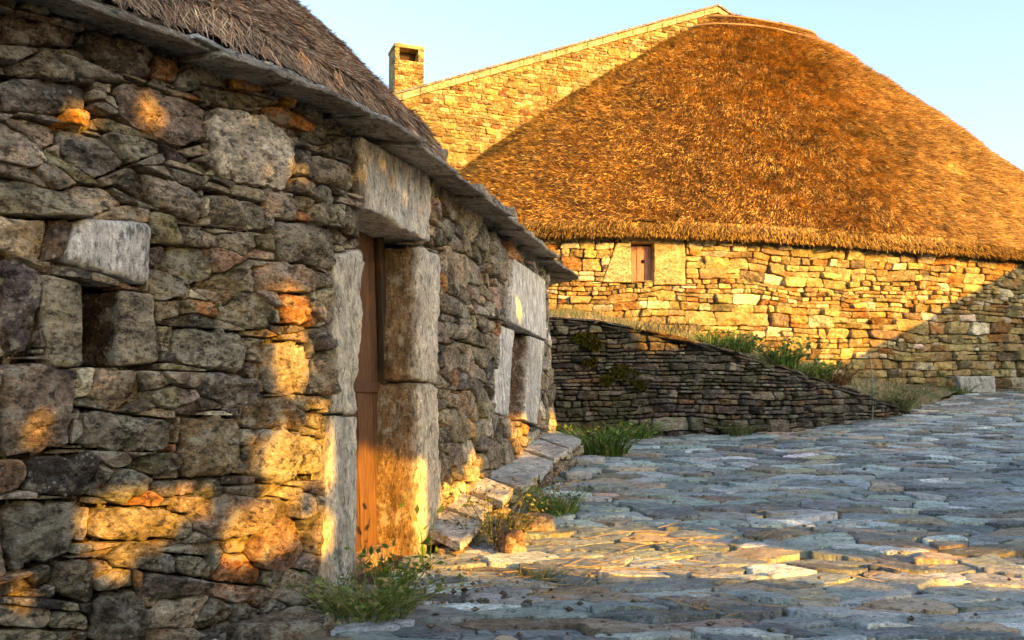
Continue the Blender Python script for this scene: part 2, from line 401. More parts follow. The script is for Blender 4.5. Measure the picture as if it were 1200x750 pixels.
# ------------------------------------------------------------------ near cottage: plan
ZE = 2.30
eave_px = [(-420, -230), (-150, -105), (130, 10), (220, 43), (300, 75), (400, 113), (480, 163), (560, 225), (620, 275), (660, 312)]
ev = np.array([atz(x, y, ZE)[:2] for x, y in eave_px])
tx = np.gradient(ev, axis=0); tx /= np.linalg.norm(tx, axis=1)[:, None]; nx_ = np.stack([tx[:, 1], -tx[:, 0]], 1)
pl = ev - nx_ * .10
end = pl[-1] + tx[-1] * .35
pl = np.vstack([pl, [end, end + np.array([-.25, .35]), end + np.array([-2.2, .75])]])
NW = Wall(pl, batter=.05, sm=.12)
U_END = NW.hit(655, 420, u1=NW.L - 2.2)[0]                 # where the visible wall turns away
def nuv(px, n=0.): return np.array([NW.hit(x, y, n, 0, NW.L - 2.0) for x, y in px])
EV = Wall(np.vstack([ev, [ev[-1] + tx[-1] * .95, ev[-1] + tx[-1] * 1.15 + np.array([-.3, .3]), ev[-1] + tx[-1] * 1.2 + np.array([-2.2, .7])]]), sm=.1)

# ------------------------------------------------------------------ far house (round thatched) plan
A20 = R(20.1); C2 = np.array([5.35, 20.1]); AX, BX, EXP, OV = 8.9, 5.3, 3.0, .34
def sell(phi, a, b, e):
    c, s_ = np.cos(phi), np.sin(phi); x = a * np.where(c > 0, 1.1, 1.) * np.sign(c) * abs(c) ** (2 / e); y = b * np.sign(s_) * abs(s_) ** (2 / e)
    return np.stack([C2[0] + x * math.cos(A20) - y * math.sin(A20), C2[1] + x * math.sin(A20) + y * math.cos(A20)], -1)
HW = Wall(sell(np.linspace(-math.pi * 1.02, math.pi * .02, 1200), AX - OV, BX - OV, EXP), sm=.1)
ZE2 = 3.42
def huv(px, n=0.): return np.array([HW.hit(x, y, n) for x, y in px])

# ------------------------------------------------------------------ retaining wall plan
rb = np.array([gat(x, y)[:2] for x, y in ((690, 512), (770, 511), (850, 508), (930, 503), (1000, 495), (1062, 487))])
rb = np.vstack([[.45, 9.85], rb, rb[-1] + np.array([.35, .5])])
RW = Wall(rb, batter=.06, sm=.15)
rt = np.array([RW.hit(x, y, -.05) for x, y in ((662, 371), (700, 375), (760, 386), (810, 398), (860, 412), (930, 434), (1000, 458), (1060, 481))])
RUT = np.r_[0, rt[:, 0], RW.L]; RZT = np.r_[rt[0, 1], rt[:, 1], rt[-1, 1] - .1]
def rtop(u): return np.interp(u, RUT, RZT)

# ------------------------------------------------------------------ ground, terrace, path
def terrain(X, Y):
    z = g(X, Y)
    return z
gx = np.r_[np.linspace(-400, -12, 14), np.linspace(-10, 30, 121), np.linspace(36, 400, 14)]; gy = np.r_[np.linspace(-120, -8, 8), np.linspace(-7, 24, 125), np.linspace(28, 500, 24)]
GX, GY = np.meshgrid(gx, gy, indexing='ij'); GZ = np.minimum(g(GX, GY), 2.2 + 0 * GX) - .026
o = mesh('ground', p3(GX, GY, GZ), gridq(*GX.shape), M_EARTH, col=np.broadcast_to(np.array((.085, .062, .04)), (GX.size, 3))); o['kind'] = 'structure'

Bt_px = [(560, 362), (670, 362), (760, 378), (830, 394), (900, 415), (985, 440), (1050, 449), (1130, 457)]
Bt = [HW.xyz(*HW.hit(x, y), 0.) for x, y in Bt_px]
At = [RW.xyz(u, rtop(u) - .03, -.10) for u in np.linspace(0, RW.L - .1, 12)]
def rs(P, n):
    P = np.array(P); d = np.r_[0, np.cumsum(np.linalg.norm(np.diff(P, axis=0), axis=1))]; t = np.linspace(0, d[-1], n); return np.stack([np.interp(t, d, P[:, i]) for i in range(3)], -1)
a_, b_ = rs(At, 90), rs(Bt, 90)
a_ = np.concatenate([a_]); tt = np.linspace(0, 1, 34)[None, :, None]
TV = a_[:, None] * (1 - tt) + b_[:, None] * tt
TV[..., 2] += .05 * fbm(p3(TV[..., 0] * 1.3, TV[..., 1] * 1.3), 4) * np.sin(np.pi * tt[..., 0]).clip(.15, 1) 
tc = np.array((.20, .165, .10)) * (1 + .4 * fbm(TV * 2.2, 3))[..., None] + np.array((-.06, -.02, -.03)) * (fbm(TV * .9 + 5, 3) > .1)[..., None]
o = mesh('terrace', TV, gridq(90, 34), M_EARTH, col=np.clip(tc, .02, 1)); o['kind'] = 'structure'

rg = np.random.default_rng(21)
# seeds for the irregular paving slabs
sd = []
y = 1.2
while y < 17.5:
    dy = (.085 + .16 * rg.random() ** 1.3) * (1 if y > 2 else 1); x = -2.2 + rg.random() * .3; x1 = max(3.2, .64 * y + 1.6)
    while x < x1:
        dx = .14 + .52 * rg.random() ** 1.5; sd.append((x, y + (rg.random() - .5) * .24)); x += dx
    y += dy * .95
sd = np.array(sd)
TP = np.vstack([a_[:, :2], b_[::-1, :2]])
def inpoly(P, poly):
    x, y_ = P[:, 0], P[:, 1]; r = np.zeros(len(P), bool); j = len(poly) - 1
    for i in range(len(poly)):
        xi, yi, xj, yj = *poly[i], *poly[j]
        with np.errstate(divide='ignore', invalid='ignore'):
            r ^= ((yi > y_) != (yj > y_)) & (x < (xj - xi) * (y_ - yi) / (yj - yi) + xi)
        j = i
    return r
nwx = np.interp(sd[:, 1], NW.p[NW.d < U_END, 1], NW.p[NW.d < U_END, 0], right=.6)
hwy = np.interp(sd[:, 0], HW.p[200:-200, 0], HW.p[200:-200, 1])
keep = (sd[:, 0] > nwx + .06) & (sd[:, 1] < hwy + .1) & ~inpoly(sd, TP)
keep &= ~((sd[:, 1] > np.interp(sd[:, 0], RW.p[:, 0], RW.p[:, 1], right=99) - .06))
polys = []
for i in np.where(keep)[0]:
    d = sd - sd[i]; dd = (d * np.array([.65, 1.4])) ** 2; nb = np.argsort(dd.sum(1))[1:18]
    P = rect(sd[i, 0] - .5, sd[i, 0] + .5, sd[i, 1] - .4, sd[i, 1] + .4)
    for j in nb:
        n = d[j] * np.array([.5, 1.75]); P2 = clip(P, sd[i] + d[j] * (.5 + .05 * math.sin(i * 3.1 + j * 1.7) * (1 if i < j else -1)), n / np.linalg.norm(n))
        if P2 is None: break
        P = P2
    polys.append(ccw(P))
PAV = [(4, (.27, .335, .325)), (4, (.36, .415, .395)), (2.6, (.15, .185, .185)), (2.4, (.50, .53, .50)), (2.0, (.34, .30, .205)), (1.0, (.40, .31, .21))]
mb = stones(polys, pal(rg, len(polys), PAV) * (1 + .22 * rg.standard_normal((len(polys), 1)).clip(-2, 2)), Ground(), rg, gap=.0065, bulge=.007, depth=.09, K=48, rough=.45, tilt=.035, off=.011, flat=False, rnd=.05, tb=-.022, fac=np.array([1, 1, .99, .96, .9, .8, .68, .54, .38, .2]), edgew=.05)
o = mb.build('path', M_PAVE); o['kind'] = 'structure'

# ------------------------------------------------------------------ near cottage
cot = thing('stone_cottage', 'shaded dry stone cottage with plank door, slate eaves and brown thatch, along the paved lane', 'cottage', (-1.2, 4.0, 0))
Q = {k: nuv(v) for k, v in dict(
    lintel=[(414, 160), (497, 207), (497, 285), (421, 247)],
    jl1=[(390, 300), (421, 292), (413, 485), (385, 483)], jl2=[(384, 487), (413, 488), (408, 690), (366, 702)],
    jr1=[(487, 288), (513, 300), (509, 451), (486, 445)], jr2=[(486, 448), (509, 454), (512, 655), (487, 680)],
    op=[(420, 246), (487, 282), (487, 690), (407, 700)],
    wl=[(597, 303), (634, 328), (637, 399), (592, 377)], wj1=[(586, 380), (604, 387), (597, 488), (579, 483)], wop=[(603, 386), (619, 394), (612, 492), (597, 488)], wj2=[(618, 394), (635, 400), (626, 498), (611, 492)],
    nl=[(65, 306), (84, 258), (172, 262), (168, 336)], nj1=[(45, 320), (98, 333), (95, 430), (54, 432)], nop=[(97, 331), (140, 338), (137, 428), (94, 427)], nj2=[(136, 339), (176, 345), (188, 415), (182, 432), (134, 430)]).items()}
BIG = [  # a few large stones of this wall, traced
    ([(240, 122), (318, 140), (346, 172), (336, 224), (300, 217), (252, 207)], (.76, .67, .54)), ([(132, 97), (165, 99), (242, 126), (236, 166), (205, 176), (138, 142)], (.27, .20, .15)),
    ([(96, 30), (182, 56), (178, 96), (108, 76)], (.15, .12, .09)), ([(0, 14), (95, 38), (84, 56), (0, 52)], (.16, .11, .08)), ([(0, 88), (104, 100), (100, 136), (0, 132)], (.15, .13, .11)),
    ([(66, 150), (120, 163), (144, 196), (110, 210), (74, 186)], (.24, .22, .19)), ([(165, 199), (234, 224), (231, 264), (178, 240)], (.34, .29, .23)), ([(240, 222), (312, 240), (314, 272), (244, 266)], (.21, .19, .14)),
    ([(196, 288), (240, 291), (250, 324), (226, 337), (194, 316)], (.27, .26, .19)), ([(320, 256), (397, 268), (391, 317), (324, 306)], (.19, .165, .12)), ([(0, 294), (50, 319), (40, 415), (0, 419)], (.14, .12, .12)),
    ([(0, 422), (60, 425), (86, 450), (76, 520), (58, 532), (0, 536)], (.26, .20, .15)), ([(92, 478), (202, 494), (202, 530), (97, 526)], (.21, .19, .15)), ([(210, 488), (277, 490), (275, 557), (209, 561)], (.25, .19, .11)),
    ([(202, 383), (287, 390), (287, 441), (203, 426)], (.25, .235, .18)), ([(0, 588), (102, 584), (82, 652), (8, 672)], (.21, .185, .14)), ([(65, 655), (106, 655), (106, 706), (64, 702)], (.20, .16, .10)),
    ([(204, 649), (249, 654), (249, 680), (204, 673)], (.28, .25, .17)), ([(58, 714), (106, 720), (106, 740), (56, 737)], (.30, .27, .19)), ([(110, 695), (166, 690), (168, 752), (105, 752)], (.17, .14, .10)),
    ([(312, 398), (362, 404), (360, 462), (310, 460)], (.30, .26, .19)), ([(300, 503), (352, 505), (350, 562), (298, 566)], (.33, .29, .22)), ([(354, 510), (377, 512), (377, 560), (354, 558)], (.32, .28, .2)), ([(368, 178), (413, 196), (413, 227), (367, 213)], (.29, .24, .17)),
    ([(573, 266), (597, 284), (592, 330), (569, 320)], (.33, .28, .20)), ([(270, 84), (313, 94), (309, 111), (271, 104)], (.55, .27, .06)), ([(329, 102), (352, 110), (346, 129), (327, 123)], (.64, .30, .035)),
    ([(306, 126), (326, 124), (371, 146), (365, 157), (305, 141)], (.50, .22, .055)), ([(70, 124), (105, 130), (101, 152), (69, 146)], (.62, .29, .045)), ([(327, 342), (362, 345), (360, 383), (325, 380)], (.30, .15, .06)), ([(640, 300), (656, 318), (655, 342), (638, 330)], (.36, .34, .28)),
    ([(537, 372), (551, 376), (550, 402), (536, 398)], (.36, .32, .26)), ([(100, 335 + 300), (200, 632), (205, 596), (112, 592)], (.24, .2, .14))]
holes = [ccw(q) for q in Q.values()]; bigs = []
for px, c in BIG: bigs.append(ccw(nuv(px)))
rg = np.random.default_rng(5)
cells = scatter_rubble(0, U_END + 2.2, -.25, ZE + .02, [(.20, 120), (.15, 500), (.105, 1800), (.07, 5000), (.045, 9000)], 1.75, rg, coarse=Q['jr1'][:, 0].max() + .1)
allh = [ccw(q.mean(0) + (q - q.mean(0)) * 1.03) for q in holes + bigs]
st = []
for c in cells:
    P = [ccw(c)]
    for h in allh: P = [ccw(x) for p in P for x in subtract(p, h)]
    for x in P:
        e = np.ptp(x, 0)
        if abs(area(x)) > .0006 and e.min() > .018: st.append(x)
cols = pal(rg, len(st), RUB) * 1.02
far_ = np.array([x[:, 0].mean() > Q['jr1'][:, 0].max() for x in st])
mb = stones([x for x, f in zip(st, far_) if not f], cols[~far_], NW, rg, gap=.005, bulge=.03, depth=.13, K=44, rough=1.2, tilt=.2, off=.022, rnd=.09, fac=FACN, edgew=.022)
stones([x for x, f in zip(st, far_) if f], cols[far_] * 1.2, NW, rg, gap=.009, bulge=.022, depth=.13, K=44, rough=.6, tilt=.10, off=.012, rnd=.11, fac=FACN, edgew=.02, mb=mb)
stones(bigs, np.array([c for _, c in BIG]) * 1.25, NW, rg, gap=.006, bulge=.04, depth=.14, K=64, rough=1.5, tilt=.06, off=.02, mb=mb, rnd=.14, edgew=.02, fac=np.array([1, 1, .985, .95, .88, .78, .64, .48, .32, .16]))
# dark earth core behind the joints, left open at the door and windows
uu = np.r_[np.arange(0, NW.L, .05)]; vv = np.arange(-.3, ZE + .04, .05); UU, VV = np.meshgrid(uu, vv, indexing='ij')
V = NW.xyz(UU, VV, -.062 + .012 * vnoise(p3(UU * 12, VV * 12))); qd = gridq(*UU.shape); cc = np.stack([UU.ravel()[qd].mean(1), VV.ravel()[qd].mean(1)], 1)
op = np.zeros(len(cc), bool)
for k in ('op', 'wop', 'nop'):
    q = ccw(Q[k]); op |= inpoly(cc, q.mean(0) + (q - q.mean(0)) * 1.12)
mb.add(V.reshape(-1, 3), qd[~op], col=(.032, .025, .017))
mb.build('wall', M_RUB, cot)
GR = (.40, .375, .31)
def cblock(key, name, n0, n1, col, **k):
    return block(Q[key], n0, n1, NW, col, seed=rg.random() * 50, **k).build(name, M_DRESS, cot)
cblock('lintel', 'lintel', -.34, .045, (.70, .66, .57), nu=30, nv=24, jit=.010)
cblock('jl1', 'door_jamb', -.30, .03, (.60, .57, .48), nv=34, jit=.012, rad=.03); cblock('jl2', 'door_jamb', -.30, .035, (.56, .53, .45), nv=26)
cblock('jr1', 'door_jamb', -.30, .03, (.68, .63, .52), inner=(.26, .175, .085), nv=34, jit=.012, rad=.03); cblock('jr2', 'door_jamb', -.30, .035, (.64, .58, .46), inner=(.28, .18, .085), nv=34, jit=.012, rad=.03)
# plank door set back in its reveal
dq = ccw(Q['op']); du0, du1 = dq[:, 0].min() - .03, dq[:, 0].max() + .03; dv0, dv1 = .0, dq[:, 1].max() + .02
door = thing('door', '', '', tuple(NW.xyz(du0, dv0, -.25))); del door['label'], door['category']
door.parent = cot; door.location = np.array(door.location) - _wloc(cot)
mb = MB(); w = (du1 - du0) / 5
for i in range(5):
    block(rect(du0 + i * w + .003, du0 + (i + 1) * w - .003, dv0 + .04, dv1), -.27, -.235 + .004 * (i % 2), NW, np.array((.105, .055, .028)) * (.6 + .7 * rg.random()), mb, rad=.006, rough=.35, nu=4, nv=24, nd=2, seed=i * 3.1)
mb.build('door_planks', M_WOOD, door)
mb = MB()
block(rect(du0, du1, dv0 - .02, dv0 + .09), -.28, -.12, NW, (.26, .18, .10), mb, nu=14, nv=5, seed=4.)
mb.build('threshold', M_DRESS, cot)
mb = MB()
block(rect(du0 + .03, du0 + .10, dv0 + .05, dv1), -.235, -.17, NW, (.13, .07, .035), mb, rad=.008, rough=.4, nu=4, nv=22, nd=3, seed=9.)
block(rect(du1 - .12, du1 - .05, dv0 + .05, dv1), -.235, -.19, NW, (.04, .025, .015), mb, rad=.008, rough=.4, nu=4, nv=22, nd=3, seed=12.)  # right post coloured near-black to stand in for deep shade in the recess
mb.build('door_frame', M_WOOD, door)
mb = MB(); hv = nuv([(432, 452)])[0, 1]; block(rect(du0 + .1, du1 - .12, hv - .03, hv + .03), -.235, -.222, NW, (.10, .055, .03), mb, rad=.004, rough=.3, nu=10, nv=3, nd=2); mb.build('door_batten', M_WOOD, door)
block(rect(du0 - .5, du1 + 1.4, -.1, dv1 + .4), -.52, -.44, NW, (.02, .016, .012), nu=6, nv=8, nd=2).build('dark_back_panel', M_BLACK, cot)  # near-black panel, its colour stands in for the unlit room behind the door
# window with heavy slab frame, and small square niche window
win = thing('window', '', '', tuple(NW.xyz(*Q['wop'].mean(0), 0))); del win['label'], win['category']; win.parent = cot; win.location = np.array(win.location) - _wloc(cot)
for k, nm_, c in (('wl', 'window_lintel', (.78, .75, .68)), ('wj1', 'window_jamb', (.78, .76, .70)), ('wj2', 'window_jamb', (.66, .63, .56))):
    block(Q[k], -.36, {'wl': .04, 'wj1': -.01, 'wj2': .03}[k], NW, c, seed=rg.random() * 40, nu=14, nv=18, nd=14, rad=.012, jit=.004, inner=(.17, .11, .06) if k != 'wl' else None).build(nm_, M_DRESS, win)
q = Q['wop']; block(rect(q[:, 0].min() - .05, q[:, 0].max() + .05, q[:, 1].min() - .1, q[:, 1].max() + .05), -.42, -.34, NW, (.05, .035, .025), nu=5, nv=6, nd=3).build('window_panel', M_WOOD, win)  # dark panel coloured to stand in for the unlit room inside
ni = thing('niche', '', '', tuple(NW.xyz(*Q['nop'].mean(0), 0))); del ni['label'], ni['category']; ni.parent = cot; ni.location = np.array(ni.location) - _wloc(cot)
block(Q['nl'], -.3, .05, NW, (.62, .63, .63), seed=3.3, nu=18, nv=16, rad=.03).build('niche_lintel', M_DRESS, ni)
block(Q['nj1'], -.3, .025, NW, (.34, .31, .22), seed=7.3, nu=14, nv=16, rad=.025).build('niche_jamb', M_RUB, ni)
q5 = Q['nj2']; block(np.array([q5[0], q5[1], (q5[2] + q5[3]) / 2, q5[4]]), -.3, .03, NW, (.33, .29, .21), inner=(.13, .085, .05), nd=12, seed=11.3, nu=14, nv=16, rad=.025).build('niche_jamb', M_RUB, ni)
q = Q['nop']; block(rect(q[:, 0].min() - .25, q[:, 0].max() + .25, q[:, 1].min() - .25, q[:, 1].max() + .25), -.36, -.28, NW, (.075, .055, .04), nu=6, nv=6, nd=3).build('niche_back', M_RUB, ni)  # back plate coloured dark to stand in for shade inside the niche
# slate slabs along the eaves, two overlapping layers
u = 0.
while u < EV.L - 1.75:
    L = .38 + .5 * rg.random(); z0 = ZE - .012 + (rg.random() - .5) * .03; mb = MB(); P = []
    fr = Frame((0, 0, 0), (1, 0, 0), (0, 1, 0), (0, 0, 1))
    class SL:
        def xyz(s, a, b, n, z0=z0, tw=.01 + .035 * rg.random(), u=u, L=L):
            V = EV.xyz(a, 0, b); V[..., 2] = z0 + n - b * .10 + (a - u - L / 2) * tw; return V
    o1 = .02 + .09 * (rg.random() - .5); o2 = o1 + (rg.random() - .5) * .07
    block(np.array([(u + .004, -.5), (u + L + .07, -.5), (u + L + .05, o2), (u + .004, o1)]), 0, .022 + .012 * rg.random(), SL(), np.array((.30, .26, .20)) * (.8 + .4 * rg.random()), mb, rad=.008, rough=.7, nu=16, nv=10, nd=3, seed=u, jit=.008)
    if rg.random() < .8:
        block(np.array([(u - .1, -.55), (u + L * .8, -.55), (u + L * .8, o2 - .03 - .09 * rg.random()), (u - .1, o1 - .03 - .09 * rg.random())]), .042, .064, SL(), np.array((.46, .45, .42)) * (.8 + .4 * rg.random()), mb, rad=.007, rough=1.3, nu=14, nv=8, nd=3, seed=u + 7, jit=.008)
    mb.build('eave_slate', M_SLATE, cot); u += L

def blades(base, d, w, ln, wd, col, mat, name, parent, up=None, tip=.35):
    """many thin straws: base (n,3), direction d, width direction w"""
    n = len(base); ln = np.broadcast_to(ln, (n,))[:, None]; wd = np.broadcast_to(wd, (n,))[:, None]
    V = np.stack([base - w * wd, base + w * wd, base + d * ln + w * wd * tip, base + d * ln - w * wd * tip], 1)
    return V.reshape(-1, 3), np.arange(n * 4).reshape(n, 4), np.repeat(col, 4, 0)
def unit(v): return v / (np.linalg.norm(v, axis=-1, keepdims=True) + 1e-9)
def thatch(name, parent, surf, nu, nv, ncount, palette, rg, smin=0., lnr=(.16, .36), wr=(.004, .010), lift=.16, base_col=(.13, .09, .05), lump=.05, usel=None, side=.42, jp=.9):
    """surf(s,t) -> point; s along the eave, t from eave (0) to ridge (1), clump-textured straw surface"""
    s, t = np.meshgrid(np.linspace(0, 1, nu), np.linspace(0, 1, nv), indexing='ij')
    V = surf(s, t); 
    dn = np.cross(np.gradient(V, axis=0), np.gradient(V, axis=1)); dn = unit(dn); dn *= np.sign(dn[..., 2:3] + 1e-6)
    lum = lump * fbm(V * 1.4, 4)[..., None] + .018 * vnoise(V * 9)[..., None]
    V = V + dn * lum
    mb = MB(); mb.add(V.reshape(-1, 3), gridq(nu, nv), col=np.asarray(base_col) * (1 + .3 * fbm(V * 3, 3).reshape(-1, 1)))
    # straws, denser where the photograph looks
    i = rg.random(ncount) * (usel[1] - usel[0] if usel else 1) + (usel[0] if usel else 0); j = 1 - (1 - rg.random(ncount)) ** jp
    fi, fj = i * (nu - 1), j * (nv - 1); a, b = np.minimum(fi.astype(int), nu - 2), np.minimum(fj.astype(int), nv - 2); x, y = (fi - a)[:, None], (fj - b)[:, None]
    def bl(G): return G[a, b] * (1 - x) * (1 - y) + G[a + 1, b] * x * (1 - y) + G[a, b + 1] * (1 - x) * y + G[a + 1, b + 1] * x * y
    P = bl(V); nn = unit(bl(dn)); down = unit(V[a, b] - V[a, b + 1]); sd_ = unit(np.cross(nn, down))
    clump = fbm(P * 7, 3)[:, None]
    d = unit(down + nn * (lift * (.4 + 1.6 * rg.random((ncount, 1))) + .12 * clump) + sd_ * (side * rg.standard_normal((ncount, 1)) + .1 * clump))
    w = unit(np.cross(d, nn) + .5 * nn * rg.standard_normal((ncount, 1)))
    c = pal(rg, ncount, palette) * (1 + .16 * fbm(P * 1.1, 3) + .26 * fbm(P * 5.5, 2) + .38 * vnoise(P * 11))[:, None].clip(.35, 1.7)
    ln = lnr[0] + (lnr[1] - lnr[0]) * rg.random(ncount); wd_ = wr[0] + (wr[1] - wr[0]) * rg.random(ncount)
    Vb, Qb, Cb = blades(P - d * ln[:, None] * .4 + nn * .005, d, w, ln, wd_, c, None, None, None); mb.add(Vb, Qb, col=Cb.clip(.01, 1))
    return mb
# cottage thatch: hipped towards the far end
u_hip = EV.hit(528, 203)[0]
def ncs(s, t):
    u = s * (u_hip + .05); dd = t * 3.2; n = -.06 - dd
    z = ZE + .07 + .10 * np.minimum(1, dd / .05) + np.minimum(dd * 1.02, np.maximum(0., (u_hip - u)) * 1.1 + .0) 
    V = EV.xyz(u, 0, n); V[..., 2] = z; return V
NTH = [(5, (.48, .33, .215)), (4, (.31, .21, .14)), (2.5, (.62, .46, .31)), (1.4, (.44, .26, .14)), (1.6, (.09, .065, .045))]
thatch('thatch', cot, ncs, 120, 60, 170000, NTH, rg, lump=.03, lift=.25, usel=(.25, 1.), wr=(.0015, .0036), lnr=(.05, .13), base_col=(.12, .09, .07)).build('thatch', M_THATCH, cot)

# ------------------------------------------------------------------ retaining wall
rw = thing('retaining_wall', 'low dark mossy dry stone wall sloping down to the lane in front of the terrace', 'stone wall', tuple(RW.xyz(RW.L / 2, .5, 0)))
rg = np.random.default_rng(12)
cells = rubble(-.1, RW.L, .2, 2.1, .045, .18, .09, .5, rg, split=.5, warp=(.06, .022), fq=(.8, 4.))
st = []
for c in cells:
    c = ccw(c); m = c.mean(0); sl = (rtop(m[0] + .2) - rtop(m[0] - .2)) / .4; n = np.array([-sl, 1.]); n /= np.linalg.norm(n)
    x = clip(c, np.array([m[0], rtop(m[0]) - .07]), n)
    if x is not None and abs(area(x)) > .0006 and np.ptp(x, 0).min() > .015: st.append(ccw(x))
u = -.05
while u < RW.L - .1:
    L = .25 + .4 * rg.random(); h = .028 + .03 * rg.random()
    for zz in (0, 1):
        st.append(np.array([(u, rtop(u) - .075 + zz * .036), (u + L, rtop(u + L) - .075 + zz * .036), (u + L, rtop(u + L) - .042 + zz * .036), (u, rtop(u) - .042 + zz * .036)]))
    u += L * .97
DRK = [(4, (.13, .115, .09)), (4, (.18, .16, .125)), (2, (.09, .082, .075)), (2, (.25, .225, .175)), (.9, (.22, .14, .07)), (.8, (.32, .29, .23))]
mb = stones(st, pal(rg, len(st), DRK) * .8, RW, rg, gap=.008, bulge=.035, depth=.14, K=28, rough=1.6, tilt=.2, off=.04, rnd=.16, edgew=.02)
uu = np.linspace(0, RW.L, 120); vv = np.linspace(0, 1, 14); UU, VV = np.meshgrid(uu, vv, indexing='ij'); ZZ = .2 + VV * (rtop(UU) - .05 - .2)
V = RW.xyz(UU, ZZ, -.06); mb.add(V.reshape(-1, 3), gridq(*UU.shape), col=(.03, .026, .02))
V = RW.xyz(uu[:, None], rtop(uu)[:, None] - .05, np.array([-.06, -.30])[None]); mb.add(V.reshape(-1, 3), gridq(120, 2), col=(.09, .08, .06))
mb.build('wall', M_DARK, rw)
for px, py, r in ((682, 398, .13), (697, 405, .11), (730, 438, .17), (712, 446, .10), (748, 452, .10), (690, 425, .08)):
    c = RW.hit(px, py); n_ = 900; a = rg.random(n_) * 6.283; rr_ = r * np.sqrt(rg.random(n_)) * (.65 + .5 * vnoise(p3(np.cos(a) * 1.5 + px, np.sin(a) * 1.5)))
    P = RW.xyz(c[0] + np.cos(a) * rr_ * 1.3, c[1] + np.sin(a) * rr_ * .8, .03 + .035 * rg.random(n_)); d = unit(rg.standard_normal((n_, 3)) + np.array([0, -.8, .2])); w = unit(np.cross(d, rg.standard_normal((n_, 3))))
    cl = np.array((.10, .10, .018)) * (.4 + .9 * rg.random((n_, 1))) + np.array((.05, .025, 0)) * (rg.random((n_, 1)) < .3)
    V, Qd, K_ = blades(P, d, w, .03, .008, cl, None, None, None); mesh('moss', V, Qd, M_MOSS, rw, K_)

# ------------------------------------------------------------------ far thatched house
fh = thing('thatched_house', 'round ended stone house with big golden thatched roof, sunlit wall and tiny shuttered window', 'thatched house', (C2[0], C2[1], 1.0))
HQ = {k: ccw(huv(v)) for k, v in dict(sh=[(739, 287), (766, 287), (766, 328), (739, 328)], j1=[(722, 285), (739, 284), (739, 331), (706, 331)], j2=[(766, 284), (802, 284), (803, 334), (766, 334)], li=[(728, 276), (800, 276), (800, 285), (728, 285)], pale=[(1119, 441), (1160, 441), (1161, 461), (1119, 460)]).items()}
rg = np.random.default_rng(33)
ul, ur = huv([(600, 330)])[0, 0] - 1.2, min(HW.L - .3, huv([(1200, 400)])[0, 0] + 2.6)
cells = rubble(ul, ur, .55, ZE2 + .05, .075, .26, .12, .5, rg, split=.5, warp=(.06, .028), fq=(.8, 3.2)); st = []
for c in cells:
    P = [ccw(c)]
    for h in HQ.values(): P = [ccw(x) for p in P for x in subtract(p, h.mean(0) + (h - h.mean(0)) * 1.04)]
    st += [x for x in P if abs(area(x)) > .0012 and np.ptp(x, 0).min() > .025]
WRM = [(5, (.34, .26, .10)), (4, (.40, .31, .13)), (2.5, (.29, .18, .06)), (1.8, (.55, .48, .33)), (1.3, (.29, .14, .035)), (1.3, (.20, .155, .085))]
mb = stones(st, pal(rg, len(st), WRM) * .94, HW, rg, gap=.006, bulge=.028, depth=.14, K=26, rough=1.5, tilt=.16, off=.035, rnd=.16, edgew=.02)
uu = np.arange(0, HW.L, .1); vv = np.arange(.3, ZE2 + .3, .1); UU, VV = np.meshgrid(uu, vv, indexing='ij')
qd = gridq(*UU.shape); cq = np.stack([UU.ravel()[qd].mean(1), VV.ravel()[qd].mean(1)], 1); hq = HQ['sh']; mb.add(HW.xyz(UU, VV, -.06).reshape(-1, 3), qd[~inpoly(cq, hq.mean(0) + (hq - hq.mean(0)) * 1.35)], col=(.07, .05, .03))
bk = sell(np.linspace(-.02, math.pi * 1.02, 200), AX - OV, BX - OV, EXP); mb.add(p3(bk[:, :1], bk[:, 1:], np.array([[.3, ZE2 + .2]])).reshape(-1, 3), gridq(200, 2), col=(.3, .24, .14))
mb.build('wall', M_WARM, fh)
hw_ = thing('window', '', '', tuple(HW.xyz(*HQ['sh'].mean(0), 0))); del hw_['label'], hw_['category']; hw_.parent = fh; hw_.location = np.array(hw_.location) - _wloc(fh)
for k, c in (('j1', (.38, .32, .19)), ('j2', (.36, .28, .14)), ('li', (.33, .24, .11))):
    block(HQ[k], -.24, .03, HW, c, seed=rg.random() * 30, nu=10, nv=10).build('window_jamb' if k != 'li' else 'window_lintel', M_WARM, hw_)
q = HQ['sh']; mb = MB(); w = np.ptp(q[:, 0]) / 3
for i in range(3): block(rect(q[:, 0].min() + i * w + .003, q[:, 0].min() + (i + 1) * w - .003, q[:, 1].min(), q[:, 1].max()), -.20, -.12, HW, np.array((.30, .15, .11)) * (.85 + .1 * i), mb, rad=.006, rough=.4, nu=4, nv=8, nd=2, seed=i)
sh = mb.build('window_panel', M_WOOD, hw_)  # boards that shut the far window
cc = q.mean(0) + np.array([.04, .03]); aa = np.linspace(0, 6.283, 17)[:-1]; mb = MB()
V = HW.xyz(cc[0] + .032 * np.cos(aa), cc[1] + .032 * np.sin(aa), -.111); V2 = HW.xyz(cc[0] + .026 * np.cos(aa), cc[1] + .026 * np.sin(aa), -.116); k = np.arange(16)
mb.add(np.vstack([V, V2, HW.xyz(cc[0], cc[1], -.1162)[None]]), np.stack([k, (k + 1) % 16, 16 + (k + 1) % 16, 16 + k], 1), np.stack([16 + k, 16 + (k + 1) % 16, np.full(16, 32)], 1), col=(.012, .01, .008)); mb.build('peephole', M_BLACK, sh)  # near-black disc in place of a cut hole's inner shade
block(HQ['pale'], -.2, .12, HW, (.5, .48, .42), seed=3., nu=12, nv=8, rad=.03).build('footing_stone', M_DRESS, fh)
